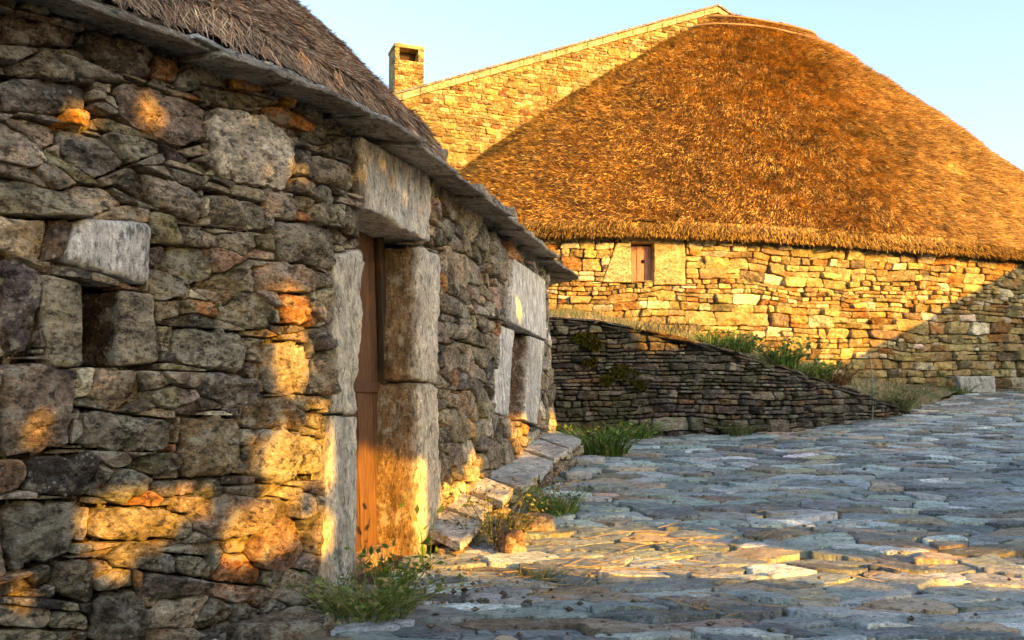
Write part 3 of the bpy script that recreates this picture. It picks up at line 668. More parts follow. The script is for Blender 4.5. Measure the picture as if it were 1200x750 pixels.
# roof
ZR = 9.75; RL = 1.1
_PH = np.linspace(-math.pi * 1.25, math.pi * .75, 4000); _e = sell(_PH, AX, BX, EXP); _AL = np.r_[0, np.cumsum(np.hypot(*np.diff(_e, axis=0).T))]; _AL /= _AL[-1]
def roof(s, t, off=0.):
    ph = np.interp(s, _AL, _PH); k = t
    a = (AX + off) * (1 - k) + RL * k; b = (BX + off) * (1 - k) + .12 * k; e = 2.1 + (EXP - 2.1) * (1 - k) ** 4
    c, s_ = np.cos(ph), np.sin(ph); x = a * np.where(c > 0, 1.1, 1.) * np.sign(c) * abs(c) ** (2 / e); y = b * np.sign(s_) * abs(s_) ** (2 / e)
    z = ZE2 + .22 + (ZR - ZE2 - .22) * (k + .10 * np.sin(np.pi * k) * .6)
    return np.stack([C2[0] + .5 * k + x * math.cos(A20) - y * math.sin(A20), C2[1] + x * math.sin(A20) + y * math.cos(A20), z], -1)
FTH = [(5, (.42, .25, .06)), (4, (.54, .35, .09)), (3, (.29, .155, .038)), (1.8, (.66, .48, .18)), (1.6, (.08, .043, .018)), (.6, (.42, .19, .035))]
rg = np.random.default_rng(44)
mb = thatch('thatch', fh, roof, 420, 110, 480000, FTH, rg, usel=(.09, .72), lump=.07, lift=.62, lnr=(.08, .24), wr=(.0032, .0078), base_col=(.09, .045, .014), side=.17, jp=.56)
# eave skirt and soffit, coloured darker to paint in shade under the thatch edge
s1 = np.linspace(0, 1, 420)[:, None]; e0 = roof(s1, 0 * s1); 
rows = [e0]; 
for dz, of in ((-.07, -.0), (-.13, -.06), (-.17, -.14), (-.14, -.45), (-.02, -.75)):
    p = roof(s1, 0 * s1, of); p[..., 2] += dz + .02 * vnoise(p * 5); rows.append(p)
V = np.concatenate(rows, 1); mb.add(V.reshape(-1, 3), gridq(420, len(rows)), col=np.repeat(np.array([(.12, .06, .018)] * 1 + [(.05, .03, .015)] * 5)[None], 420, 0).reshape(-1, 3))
n_ = 70000; s = .09 + .63 * rg.random(n_)[:, None] ; r_ = rg.random((n_, 1)); P = roof(s, 0 * s, .03 - .12 * r_)[:, 0]; P[:, 2] += (.03 - .15 * r_[:, 0])
o2 = unit(roof(s, 0 * s, .3)[:, 0] - roof(s, 0 * s, 0.)[:, 0]); d = unit(np.array([0, 0, -1.]) + o2 * (.75 + .4 * rg.standard_normal((n_, 1))) + .35 * rg.standard_normal((n_, 3))); w = unit(np.cross(d, o2))
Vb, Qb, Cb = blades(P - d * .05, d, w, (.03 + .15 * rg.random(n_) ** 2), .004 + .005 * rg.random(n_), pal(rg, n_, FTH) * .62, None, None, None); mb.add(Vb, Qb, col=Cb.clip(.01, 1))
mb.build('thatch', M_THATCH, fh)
def tube(P, r, mb, col, k=6):
    P = np.asarray(P, float); t = unit(np.gradient(P, axis=0)); ref = np.array([0, 0, 1.]) if abs(t[:, 2]).mean() < .8 else np.array([1., 0, 0]); a = unit(np.cross(t, ref)); b = np.cross(t, a)
    r = np.broadcast_to(np.asarray(r, float), (len(P),)); an = np.linspace(0, 6.283, k + 1)[:-1]
    V = P[:, None] + r[:, None, None] * (a[:, None] * np.cos(an)[None, :, None] + b[:, None] * np.sin(an)[None, :, None])
    i = np.arange(len(P) - 1)[:, None] * k + np.arange(k)[None]; j = np.arange(len(P) - 1)[:, None] * k + (np.arange(k)[None] + 1) % k
    mb.add(V.reshape(-1, 3), np.stack([i, j, j + k, i + k], -1).reshape(-1, 4), col=col)
for t_, nme in ((.90, 'ridge_rod'), (.965, 'ridge_rod')):
    s = np.linspace(.10, .66, 70); P = roof(s, np.full_like(s, t_)); P[:, 2] += .05 + .03 * vnoise(P * 2); P += .03 * unit(np.c_[P[:, :2] - C2, 0 * s]); mb = MB(); tube(P, .028 + .008 * vnoise(P * 3), mb, (.22, .14, .065)); mb.build(nme, M_STRAW, fh)
# ------------------------------------------------------------------ gabled house behind
GA, GB = at(440, 200, 24.5)[:2], at(840, 100, 28.5)[:2]
gd = unit(GB - GA); gn = np.array([gd[1], -gd[0]])
def ghit(px, py):
    d = ray(px, py); M_ = np.array([[d[0], -gd[0]], [d[1], -gd[1]]]); k = np.linalg.solve(M_, GA); return np.array([k[1], ZC + k[0] * d[2]])
gf = Frame((GA[0], GA[1], 0), (gd[0], gd[1], 0), (0, 0, 1), (gn[0], gn[1], 0))
gh = thing('gabled_house', 'tall house with sunlit yellow gable wall and small chimney behind the thatched roof', 'house', (GB[0], GB[1], 2.0))
g0, g1, g2 = ghit(462, 108), ghit(840, 5), ghit(868, 24)
sl = (g1[1] - g0[1]) / (g1[0] - g0[0]); sl2 = (g2[1] - g1[1]) / (g2[0] - g1[0])
L0, L1 = g0[0] - 3.0, g1[0] + (g1[0] - g0[0]) * .9
def gz(u): return np.where(u < g1[0], g1[1] + (u - g1[0]) * sl, g1[1] + (u - g1[0]) * max(sl2, -.5))
rg = np.random.default_rng(61)
zb = ghit(540, 175)[1] - 1.2; cells = rubble(L0, g1[0] + 2.0, zb, g1[1], .08, .26, .15, .6, rg, split=.35, warp=(.04, .015), fq=(.7, 3.)); st = []
for c in cells:
    c = ccw(c)
    for p_, q_ in ((g1, np.array([-sl, 1.])), (g1, np.array([-max(sl2, -.5), 1.]))):
        if c is not None: c = clip(c, p_ - np.array([0, .30]), q_ / np.linalg.norm(q_))
    if c is not None and abs(area(c)) > .002 and np.ptp(c, 0).min() > .03: st.append(ccw(c))
GAB = [(5, (.27, .19, .055)), (3, (.32, .235, .085)), (2, (.24, .135, .035)), (1, (.38, .31, .16)), (.9, (.23, .10, .022))]
mb = stones(st, pal(rg, len(st), GAB) * .86, gf, rg, gap=.008, bulge=.018, depth=.1, K=16, rough=.8, tilt=.08, off=.014)
uu = np.linspace(L0, L1, 60); V = gf.xyz(uu[:, None], np.stack([0 * uu, gz(uu) - .25], 1), -.02 + 0 * uu[:, None]); mb.add(V.reshape(-1, 3), gridq(60, 2), col=(.34, .25, .11))
for uq in (L0, L1):
    V = gf.xyz(np.full((2, 2), uq), np.array([[0, float(gz(np.array(uq))) - .25]] * 2), np.array([[-.02, -.02], [-9, -9]])); mb.add(V.reshape(-1, 3), gridq(2, 2), col=(.34, .25, .11))
mb.build('wall', M_GABLE, gh)
mb = MB()
for (ua, ub) in ((L0, g1[0]), (g1[0], L1)):
    n_ = 26 if ua == L0 else 16
    for i in range(n_):
        a, b = ua + (ub - ua) * i / n_, ua + (ub - ua) * (i + 1) / n_
        za, zb_ = float(gz(np.array(a))), float(gz(np.array(b)))
        block(np.array([(a + .004, za - .30), (b - .004, zb_ - .30), (b - .004, zb_ - .10), (a + .004, za - .10)]), -.2, .07, gf, np.array((.40, .33, .18)) * (.85 + .3 * rg.random()), mb, nu=6, nv=4, nd=4, seed=i * 2.)
mb.build('coping', M_GABLE, gh)
mb = MB()
for (ua, ub) in ((L0, g1[0]), (g1[0], L1)):
    uu = np.linspace(ua, ub, 40); zz = gz(uu)
    V = gf.xyz(uu[:, None], (zz[:, None] + np.array([[-.10, -.03, -.03, -.10]])), np.array([[.12, .12, -9., -9.]]) + .02 * vnoise(p3(uu[:, None] * 3, 0, np.arange(4)[None] * 9.)) ); mb.add(V.reshape(-1, 3), gridq(40, 4), col=(.13, .12, .11))
mb.build('roof', M_SLATE, gh, smooth=False)
# chimney standing on the verge, with a smoke opening in its face
c0, c1, c2 = ghit(462, 106), ghit(497, 95), ghit(480, 53)
cw, ct = c1[0] - c0[0], c2[1]; ch = thing('chimney', '', '', tuple(gf.xyz(c0[0] + cw / 2, c0[1], -.4))); del ch['label'], ch['category']; ch.parent = gh; ch.location = np.array(ch.location) - _wloc(gh)
hz0, hz1 = ghit(480, 71)[1], ghit(480, 57)[1]; zb2 = c0[1] - .5; a, b = c0[0], c1[0]; hl, hr = a + cw * .17, b - cw * .22; mb = MB()
for (x0, x1, y0, y1) in ((a, b, zb2, hz0), (a, hl, hz0 + .002, hz1), (hr, b, hz0 + .002, hz1)):
    cl = rubble(x0, x1, y0, y1, .07, .16, .1, .35, rg, split=.3, warp=(.0, .0)); st = []
    for c in cl:
        R_ = rect(x0, x1, y0, y1); c = ccw(c)
        for q in range(4):
            if c is not None: e = R_[(q + 1) % 4] - R_[q]; c = clip(c, R_[q], np.array([e[1], -e[0]]) / np.linalg.norm(e))
        if c is not None and np.ptp(c, 0).min() > .02: st.append(ccw(c))
    if st: stones(st, pal(rg, len(st), GAB) * .86, gf, rg, gap=.006, bulge=.015, depth=.1, K=14, rough=.6, mb=mb, off=.008)
    block(rect(x0 + .01, x1 - .01, y0, y1), -.8, -.01, gf, (.38, .27, .11), mb, rad=.01, nu=4, nv=6, nd=6)
mb.build('stack', M_GABLE, ch)
block(rect(hl - .02, hr + .02, hz0 - .03, hz1 + .02), -.75, -.35, gf, (.05, .035, .02), nu=4, nv=4, nd=3).build('flue', M_BLACK, ch)
block(rect(a - .015, b + .015, hz1, ct + .02), -.83, .03, gf, (.36, .27, .12), nu=8, nv=4, nd=8, rad=.03).build('cap', M_GABLE, ch)

# ------------------------------------------------------------------ slab ledge along the cottage foot
rg = np.random.default_rng(77)
LS = [[(505.6, 620), (528, 599), (564, 610), (540, 636)], [(530, 595), (550, 577), (576.5, 589), (562, 607)], [(556, 575), (575, 559), (602, 571), (589, 588)], [(578, 560), (600, 543), (631, 556), (611, 571)],
      [(601, 546), (621, 530), (648, 540), (633, 557)], [(620, 528), (638, 515), (666, 526), (649, 536)], [(639, 514), (657, 505), (681, 514), (667, 525)]]
led = None; outer = []; SLB = []
for q in LS:
    i0, i1 = NW.hit(*q[0], .03, 0, U_END), NW.hit(*q[1], .03, 0, U_END); z0, z1 = i0[1], i1[1]
    P = [NW.xyz(i0[0], z0, -.06), NW.xyz(i1[0], z1, -.06), atz(*q[2], z1 - .03), atz(*q[3], z0 - .03)]; P[0][2], P[1][2] = z0 + .02, z1 + .02; SLB.append(np.array(P))
led = thing('slab_ledge', 'row of pale flat slabs on a low stone bench stepping up along the cottage foot', 'stone ledge', tuple(SLB[3].mean(0)))
class Quad3:
    def __init__(s, P): s.P = P
    def xyz(s, u, v, n):
        u, v, n = np.broadcast_arrays(u, v, n); P = s.P; r = ((1 - u) * (1 - v))[..., None] * P[0] + ((1 - u) * v)[..., None] * P[1] + (u * v)[..., None] * P[2] + (u * (1 - v))[..., None] * P[3]
        r = r.copy(); r[..., 2] += n; return r
class Sc:                                                     # metric u,v on a quad
    def __init__(s, P): s.Q = Quad3(P); s.w = np.linalg.norm(P[3] - P[0]); s.h = np.linalg.norm(P[1] - P[0])
    def xyz(s, u, v, n): return s.Q.xyz(np.asarray(u) / s.w, np.asarray(v) / s.h, n)
for i, P in enumerate(SLB):
    m = Sc(P); block(rect(.0, m.w, .006, m.h - .006), -.045 - .012 * rg.random(), 0, m, np.array((.58, .57, .53)) * (.9 + .25 * rg.random()), rad=.010, rough=.8, nu=16, nv=16, nd=3, seed=i * 4.1, jit=.006).build('slab', M_SLATE, led)
ow = [SLB[0][0] + (SLB[0][3] - SLB[0][0]) * .05]
for P in SLB: ow += [P[3] + (P[0] - P[3]) * .10, P[2] + (P[1] - P[2]) * .10]
ow = np.array(ow); ow2 = ow[:, :2].copy(); ow[1, :2] += (SLB[0][1] - SLB[0][0])[:2] * .06
LW = Wall(ow2, sm=.03); dd = np.r_[0, np.cumsum(np.hypot(*np.diff(ow2, axis=0).T))]; zt = ow[:, 2] - .045
cl = rubble(0, LW.L, -.1, 1.0, .07, .22, .12, .4, rg, split=.4, warp=(.03, .012)); st = []
for c in cl:
    c = ccw(c); m = c.mean(0)
    if 0 < m[0] < LW.L:
        z = np.interp(m[0], dd, zt); x = clip(c, np.array([0, z - .012]), np.array([0, 1.]))
        if x is not None and np.ptp(x, 0).min() > .02: st.append(ccw(x))
mb = stones(st, pal(rg, len(st), RUB) * 1.1, LW, rg, gap=.007, bulge=.03, depth=.12, K=30, rough=1.5, tilt=.12, off=.02)
uu = np.linspace(0, LW.L, 60); V = LW.xyz(uu[:, None], np.stack([0 * uu - .15, np.interp(uu, dd, zt)], 1), -.05); mb.add(V.reshape(-1, 3), gridq(60, 2), col=(.05, .04, .03)); mb.build('base', M_RUB, led)
# ------------------------------------------------------------------ loose stones by the ledge
def rock(name, label, px, py, w, h, d, col, mat, seed, rot=0., grp='loose stones by the ledge'):
    b = gat(px, py); mb = MB(); fr = Frame(b, (math.cos(rot), math.sin(rot), .04), (-math.sin(rot), math.cos(rot), 0), (0, 0, 1)); rr = np.random.default_rng(seed)
    a = np.sort(rr.random(7)) * 6.283; P = np.c_[np.cos(a) * w / 2, np.sin(a) * d / 2]
    P = rect(-w / 2, w / 2, -d / 2, d / 2) * (1 + .25 * (rr.random((4, 2)) - .5))
    block(P, -.05, h, fr, col, mb, rad=min(h, d) * .42, rough=.9, nu=14, nv=12, nd=8, seed=seed * 1.7, jit=.012)
    tag(mb.build(name, mat, None, loc=tuple(b)), label, 'stone', grp)
rock('loose_stone', 'rounded orange lit stone in front of the slab ledge', 600, 647, .17, .13, .16, (.36, .22, .13), M_RUB, 3, .3)
rock('loose_stone', 'flatter reddish stone just behind the rounded orange stone', 622, 622, .26, .10, .20, (.33, .22, .15), M_RUB, 5, .1)
rock('loose_stone', 'thin pale slab lying beside the far end of the ledge', 683, 543, .34, .06, .26, (.34, .37, .38), M_PAVE, 8, .3)
rock('loose_stone', 'small pale slab lying lower beside the ledge', 671, 559, .27, .05, .2, (.32, .35, .36), M_PAVE, 11, .5)
rock('loose_stone', 'flat brown stone at the cottage foot in the near corner', 330, 742, .34, .06, .24, (.24, .19, .13), M_RUB, 14, .9)
# ------------------------------------------------------------------ plants
def strip(P, w, nrm):
    """ribbon vertices along P (m,k,3) with half widths w (k)"""
    t = unit(np.gradient(P, axis=1)); s = unit(np.cross(t, nrm)); return np.stack([P - s * w[None, :, None], P + s * w[None, :, None]], 2)
def tuft(name, label, cat, base, n, height, spread, palette, rg, lean=.6, wd=.004, grp=None, leaf=0, leafsz=.03, up=1.):
    V = []; Qs = []; Ks = []; nb = 0; k = 6; s = np.linspace(0, 1, k)
    a = rg.random(n) * 6.283; r = spread * np.sqrt(rg.random(n)); b = base + np.c_[r * np.cos(a), r * np.sin(a), 0 * r - .02]
    H = height * (.45 + .6 * rg.random(n)); a2 = a + .9 * rg.standard_normal(n); ln = lean * (.3 + rg.random(n)) * H * (.4 + r / max(spread, 1e-3))
    P = b[:, None] + np.stack([np.cos(a2)[:, None] * ln[:, None] * s ** 1.8, np.sin(a2)[:, None] * ln[:, None] * s ** 1.8, H[:, None] * (s - .18 * lean * s ** 2.6)], -1)
    nrm = unit(np.c_[np.cos(a2 + 1.2 * rg.standard_normal(n)), np.sin(a2), .3 + 0 * a2])[:, None]
    R_ = strip(P, wd * (1 - s ** 1.6) + .0004, nrm); c = pal(rg, n, palette)
    i = (np.arange(n) * 2 * k)[:, None] + 2 * np.arange(k - 1)[None]; Qd = np.stack([i, i + 1, i + 3, i + 2], -1).reshape(-1, 4)
    V.append(R_.reshape(-1, 3)); Qs.append(Qd); Ks.append(np.repeat(c, 2 * k, 0)); nb = n * 2 * k
    if leaf:
        m = leaf; j = rg.integers(0, n, m); q = rg.integers(1, k, m); B = P[j, q] + .01 * rg.standard_normal((m, 3)); d = unit(rg.standard_normal((m, 3)) * np.array([1, 1, .5]) + np.array([0, 0, .35])); w = unit(np.cross(d, rg.standard_normal((m, 3)))); L = leafsz * (.5 + rg.random((m, 1)))
        LV = np.stack([B, B + d * L * .5 + w * L * .24, B + d * L, B + d * L * .5 - w * L * .24], 1); V.append(LV.reshape(-1, 3)); Qs.append(np.arange(m * 4).reshape(m, 4) + nb); Ks.append(np.repeat(pal(rg, m, palette), 4, 0))
    o = mesh(name, np.concatenate(V), np.concatenate(Qs), M_LEAF, None, np.concatenate(Ks).clip(.005, 1), loc=tuple(base)); tag(o, label, cat, grp)
GRN = [(4, (.10, .19, .03)), (3, (.15, .25, .04)), (2, (.06, .11, .025)), (1.2, (.24, .21, .08)), (.6, (.30, .25, .13))]
OLG = [(4, (.17, .23, .05)), (3, (.24, .27, .08)), (2, (.11, .15, .035)), (2, (.36, .30, .13))]
DRY = [(3, (.30, .25, .12)), (2, (.20, .17, .07)), (2, (.12, .13, .04)), (1, (.36, .30, .17))]
OLV = [(4, (.09, .115, .03)), (3, (.13, .15, .05)), (2, (.06, .075, .02)), (1.5, (.26, .22, .10))]
RED = [(2, (.25, .10, .04)), (2, (.22, .16, .06)), (1, (.10, .11, .03))]
def T(px, py): return RW.xyz(*RW.hit(px, py, .03), .05)
rg = np.random.default_rng(90)
GT = 'grass tufts along the lane'
tuft('weed', 'broad bushy green weed clump sprawling in front of the plank door', 'weed', gat(432, 722), 360, .23, .18, OLG, rg, .9, .0024, leaf=900, leafsz=.028)
tuft('weed', 'bright upright leafy weed at the door threshold', 'weed', gat(463, 700), 60, .26, .07, [(3, (.10, .20, .02)), (1, (.16, .22, .04))], rg, .5, .003, leaf=200, leafsz=.034)
tuft('weed', 'thin climbing weed with dark leaves against the right door jamb', 'weed', gat(500, 668), 5, .42, .03, GRN, rg, .3, .003, leaf=16, leafsz=.06)
tuft('grass_tuft', 'grass tuft with yellow tips between ledge and paving', 'grass tuft', gat(648, 603), 240, .25, .16, GRN, rg, .8, .0035, GT, 260, .03)
tuft('weed', 'sparse stalky weed rising in front of the ledge slabs', 'weed', gat(580, 636), 70, .40, .18, [(2, (.16, .17, .05)), (2, (.22, .19, .08)), (1, (.08, .10, .03))], rg, .7, .0028, leaf=420, leafsz=.028)
tuft('grass_tuft', 'large green grass clump where cottage corner and dark wall meet', 'grass tuft', gat(705, 532), 360, .38, .24, GRN, rg, .9, .006, GT, 400, .045)
tuft('grass_tuft', 'thin grass strip at the left foot of the dark retaining wall', 'grass tuft', gat(742, 513), 200, .26, .22, GRN, rg, .8, .005, GT, 200, .04)
tuft('grass_tuft', 'little grass tuft at the middle of the dark wall foot', 'grass tuft', gat(866, 510), 150, .20, .15, OLV, rg, .9, .005, GT, 100, .04)
tuft('grass_tuft', 'low yellow green tuft alone on the sunny paving near the ledge', 'grass tuft', gat(632, 678), 150, .09, .10, [(2, (.16, .20, .03)), (2, (.30, .26, .08))], rg, .9, .003, GT)
tuft('weed', 'low dark green weed clump on the terrace bank, leftmost of the four there', 'weed', T(868, 417) + np.array([.1, .7, .1]), 220, .30, .24, GRN, rg, .8, .007, 'weeds on the terrace bank', 300, .06)
tuft('weed', 'tallest spiky green weed clump on the terrace bank', 'weed', T(925, 434) + np.array([.05, .5, .05]), 240, .46, .20, GRN, rg, .7, .007, 'weeds on the terrace bank', 260, .07)
tuft('weed', 'bushy light green weed clump on the terrace bank', 'weed', T(964, 447) + np.array([.05, .5, .05]), 200, .28, .20, [(3, (.15, .22, .04)), (2, (.20, .22, .06))], rg, .8, .008, 'weeds on the terrace bank', 420, .06)
tuft('weed', 'reddish dry weed clump on the terrace bank', 'weed', T(986, 452) + np.array([.05, .35, .03]), 160, .26, .18, RED, rg, .9, .007, 'weeds on the terrace bank', 160, .05)
tuft('weed', 'grey green weed clump at the low end of the dark wall', 'weed', gat(1046, 486) + np.array([0, .1, .08]), 320, .36, .28, OLV + DRY, rg, .9, .006, None, 500, .05)
tuft('grass_tuft', 'small green tuft on the terrace edge near the shuttered window', 'grass tuft', T(838, 405) + np.array([.1, .6, .05]), 140, .24, .2, GRN, rg, .8, .007, GT, 100, .05)
tuft('dry_grass', 'dry tan grass along the top edge of the dark retaining wall', 'dry grass', T(770, 386) + np.array([0, .25, .0]), 260, .16, .55, DRY, rg, .9, .005)
tuft('grass_tuft', 'low green tuft under the sunlit wall by the pale footing stone', 'grass tuft', HW.xyz(*HW.hit(1112, 460), .15), 140, .20, .25, GRN, rg, .9, .006, GT)
tuft('grass_tuft', 'low green tuft at the shaded wall foot right of the pale footing stone', 'grass tuft', HW.xyz(*HW.hit(1182, 464), .15), 160, .20, .35, GRN, rg, .9, .006, GT)
b = gat(1022, 492); mb = MB(); z = np.linspace(0, .92, 12); tube(np.c_[b[0] + .02 * np.sin(z * 4), b[1] + 0 * z, b[2] + z], np.linspace(.012, .006, 12), mb, (.24, .27, .20), 6)
for i in range(60): zz = .15 + .75 * rg.random(); p = b + np.array([.02 * math.sin(zz * 4), 0, zz]); d = unit(rg.standard_normal(3) + np.array([0, 0, .5])); w = unit(np.cross(d, rg.standard_normal(3))); L = .07 * (1.2 - zz); mb.add(np.stack([p, p + d * L * .5 + w * L * .2, p + d * L, p + d * L * .5 - w * L * .2]), np.array([[0, 1, 2, 3]]), col=(.24, .28, .20))
tag(mb.build('weed_stalk', M_LEAF, None, loc=tuple(b)), 'tall thin grey green weed stalk at the low end of the dark wall', 'weed')
n = 3800; ii = rg.integers(0, 90, n); jj = rg.integers(1, 34, n); B = TV[ii, jj] + .05 * rg.standard_normal((n, 3)) * np.array([1, 1, .1]); d = unit(np.c_[.5 * rg.standard_normal((n, 2)), 1. + 0 * B[:, 0]]); w = unit(np.cross(d, rg.standard_normal((n, 3))))
V, Qd, K_ = blades(B - np.array([0, 0, .02]), d, w, .06 + .14 * rg.random(n), .004, pal(rg, n, DRY + OLV), None, None, None, tip=.1); o = mesh('ground_cover', V, Qd, M_LEAF, None, K_.clip(.01, 1)); o['kind'] = 'stuff'; tag(o, 'short dry grass growing over the terrace bank', 'grass')
# ------------------------------------------------------------------ dry straw and grit strewn on the paving
V = []; Qs = []; Ks = []; nb = 0; sp = []
for (px, py, rx, ry, n, ang) in [(775, 655, 70, 26, 30, .4), (690, 668, 80, 20, 16, .3), (650, 690, 60, 14, 22, .3), (880, 632, 60, 14, 16, .5), (930, 600, 40, 22, 10, .8), (940, 510, 50, 8, 14, .2), (850, 725, 120, 14, 10, .05), (560, 690, 30, 20, 8, .9), (1000, 700, 120, 30, 8, .3), (1000, 560, 140, 50, 14, .6)]:
    for _ in range(n): sp.append((px + rx * rg.standard_normal() * .6, py + ry * rg.standard_normal() * .6, ang + .6 * rg.standard_normal()))
mb = MB()
for px, py, an in sp:
    if py > 748 or py < 500: continue
    b = gat(px, py); L = .06 + .24 * rg.random() ** 1.5; s = np.linspace(-.5, .5, 7); P = np.c_[b[0] + np.cos(an) * s * L, b[1] + np.sin(an) * s * L, 0 * s]; P[:, 1] += .07 * L * rg.standard_normal() * np.abs(s * 2) ** 2 + .02 * rg.standard_normal() * s ** 3; P[:, 2] = g(P[:, 0], P[:, 1]) + .034 + .012 * rg.random() + .02 * s * rg.standard_normal()
    tube(P, np.linspace(.0024, .0012, 7), mb, np.array((.46, .33, .15)) * (.7 + .5 * rg.random()), 4)
o = mb.build('straw', M_STRAW); o['kind'] = 'stuff'; tag(o, 'dry yellow straw stalks strewn over the paving slabs', 'straw')
mb = MB(); n = 900; ico = np.array([(1, 0, 0), (-1, 0, 0), (0, 1, 0), (0, -1, 0), (0, 0, 1), (0, 0, -1)], float); it = np.array([(0, 2, 4), (2, 1, 4), (1, 3, 4), (3, 0, 4), (2, 0, 5), (1, 2, 5), (3, 1, 5), (0, 3, 5)])
for i in range(n):
    if rg.random() < .45: t_ = rg.random(); px, py = 575 + 120 * t_ + 26 * rg.standard_normal(), 640 - 115 * t_ + 12 * rg.standard_normal()
    elif rg.random() < .5: px, py = 540 + 90 * rg.standard_normal(), 685 + 22 * rg.standard_normal()
    else: px, py = 500 + 700 * rg.random(), 520 + 228 * rg.random()
    if py > 749: continue
    b = gat(px, py)
    if b[0] < np.interp(b[1], NW.p[NW.d < U_END, 1], NW.p[NW.d < U_END, 0]) + .05: continue
    r = .004 + .015 * rg.random() ** 3; mb.add((ico * (.7 + .6 * rg.random((6, 1)))) * r * np.array([1.2, 1, .7]) + b + np.array([0, 0, .012]), T=it, col=np.array((.22, .17, .12)) * (.5 + rg.random()))
o = mb.build('grit', M_RUB, smooth=False); o['kind'] = 'stuff'; tag(o, 'brown grit and stone chips scattered between ledge and paving', 'grit')

# ------------------------------------------------------------------ unseen trees, wall and barns, added behind the camera to shade the lane
hv2 = np.array([math.sin(R(AZ)), math.cos(R(AZ))]); pv = np.array([-hv2[1], hv2[0]]); TE = math.tan(R(EL))
def qw(P): P = np.asarray(P, float); h = P[..., :2] @ hv2; return np.stack([P[..., :2] @ pv, P[..., 2] - TE * h], -1)
def unq(q, w, h): q, w, h = np.broadcast_arrays(np.asarray(q, float), np.asarray(w, float), np.asarray(h, float)); return np.stack([pv[0] * q + hv2[0] * h, pv[1] * q + hv2[1] * h, w + TE * h], -1)
GAPS = []                                                   # openings cut into the foliage along sun rays, shaping the light patches: (q, w, half widths)
for px, py, rx, ry, n in [(150, 612, 56, 40, 0), (212, 590, 36, 18, 0), (132, 668, 16, 16, 0), (28, 690, 14, 9, 0), (40, 505, 9, 22, 0), (95, 138, 14, 14, 0),  (172, 130, 10, 24, 0), (348, 195, 8, 16, 0), (305, 622, 46, 36, 0), (335, 545, 36, 46, 0), (371, 620, 13, 34, 0), (372, 545, 14, 36, 0),
                          (340, 425, 19, 40, 0), (345, 362, 13, 20, 0), (371, 488, 11, 20, 0), (430, 600, 30, 92, -.235), (460, 605, 12, 76, -.16), (402, 605, 6, 40, 0), (535, 592, 24, 34, 0), (556, 560, 10, 32, 0), (608, 508, 11, 26, 0), (646, 498, 14, 22, 0), (604, 366, 3, 10, 0), (560, 655, 46, 22, .3)]:
    c = qw(NW.xyz(*NW.hit(px, py, n, 0, NW.L - 2), n)); e = qw(NW.xyz(*NW.hit(px + rx, py, n, 0, NW.L - 2), n)); f = qw(NW.xyz(*NW.hit(px, py - ry, n, 0, NW.L - 2), n)); GAPS.append((c[0], c[1], abs(e[0] - c[0]) * .88 + .012, abs(f[1] - c[1]) * .88 + .012))
for px, py, rx, ry in [(1165, 680, 60, 9), (1060, 668, 60, 15), (950, 667, 48, 18), (850, 658, 60, 20), (745, 632, 95, 18), (640, 640, 48, 22), (690, 652, 60, 14), (625, 650, 40, 14), (800, 655, 60, 14), (720, 672, 40, 8), (1120, 655, 60, 12), (570, 655, 40, 14)]:
    c = qw(gat(px, py)); e = qw(gat(px + rx, py)); f = qw(gat(px, py - ry)); GAPS.append((c[0], c[1], max(abs(e[0] - c[0]), abs(f[0] - c[0])) * 1.15 + .02, max(abs(f[1] - c[1]), abs(e[1] - c[1])) * 1.15 + .02))
GAPS = np.array(GAPS)
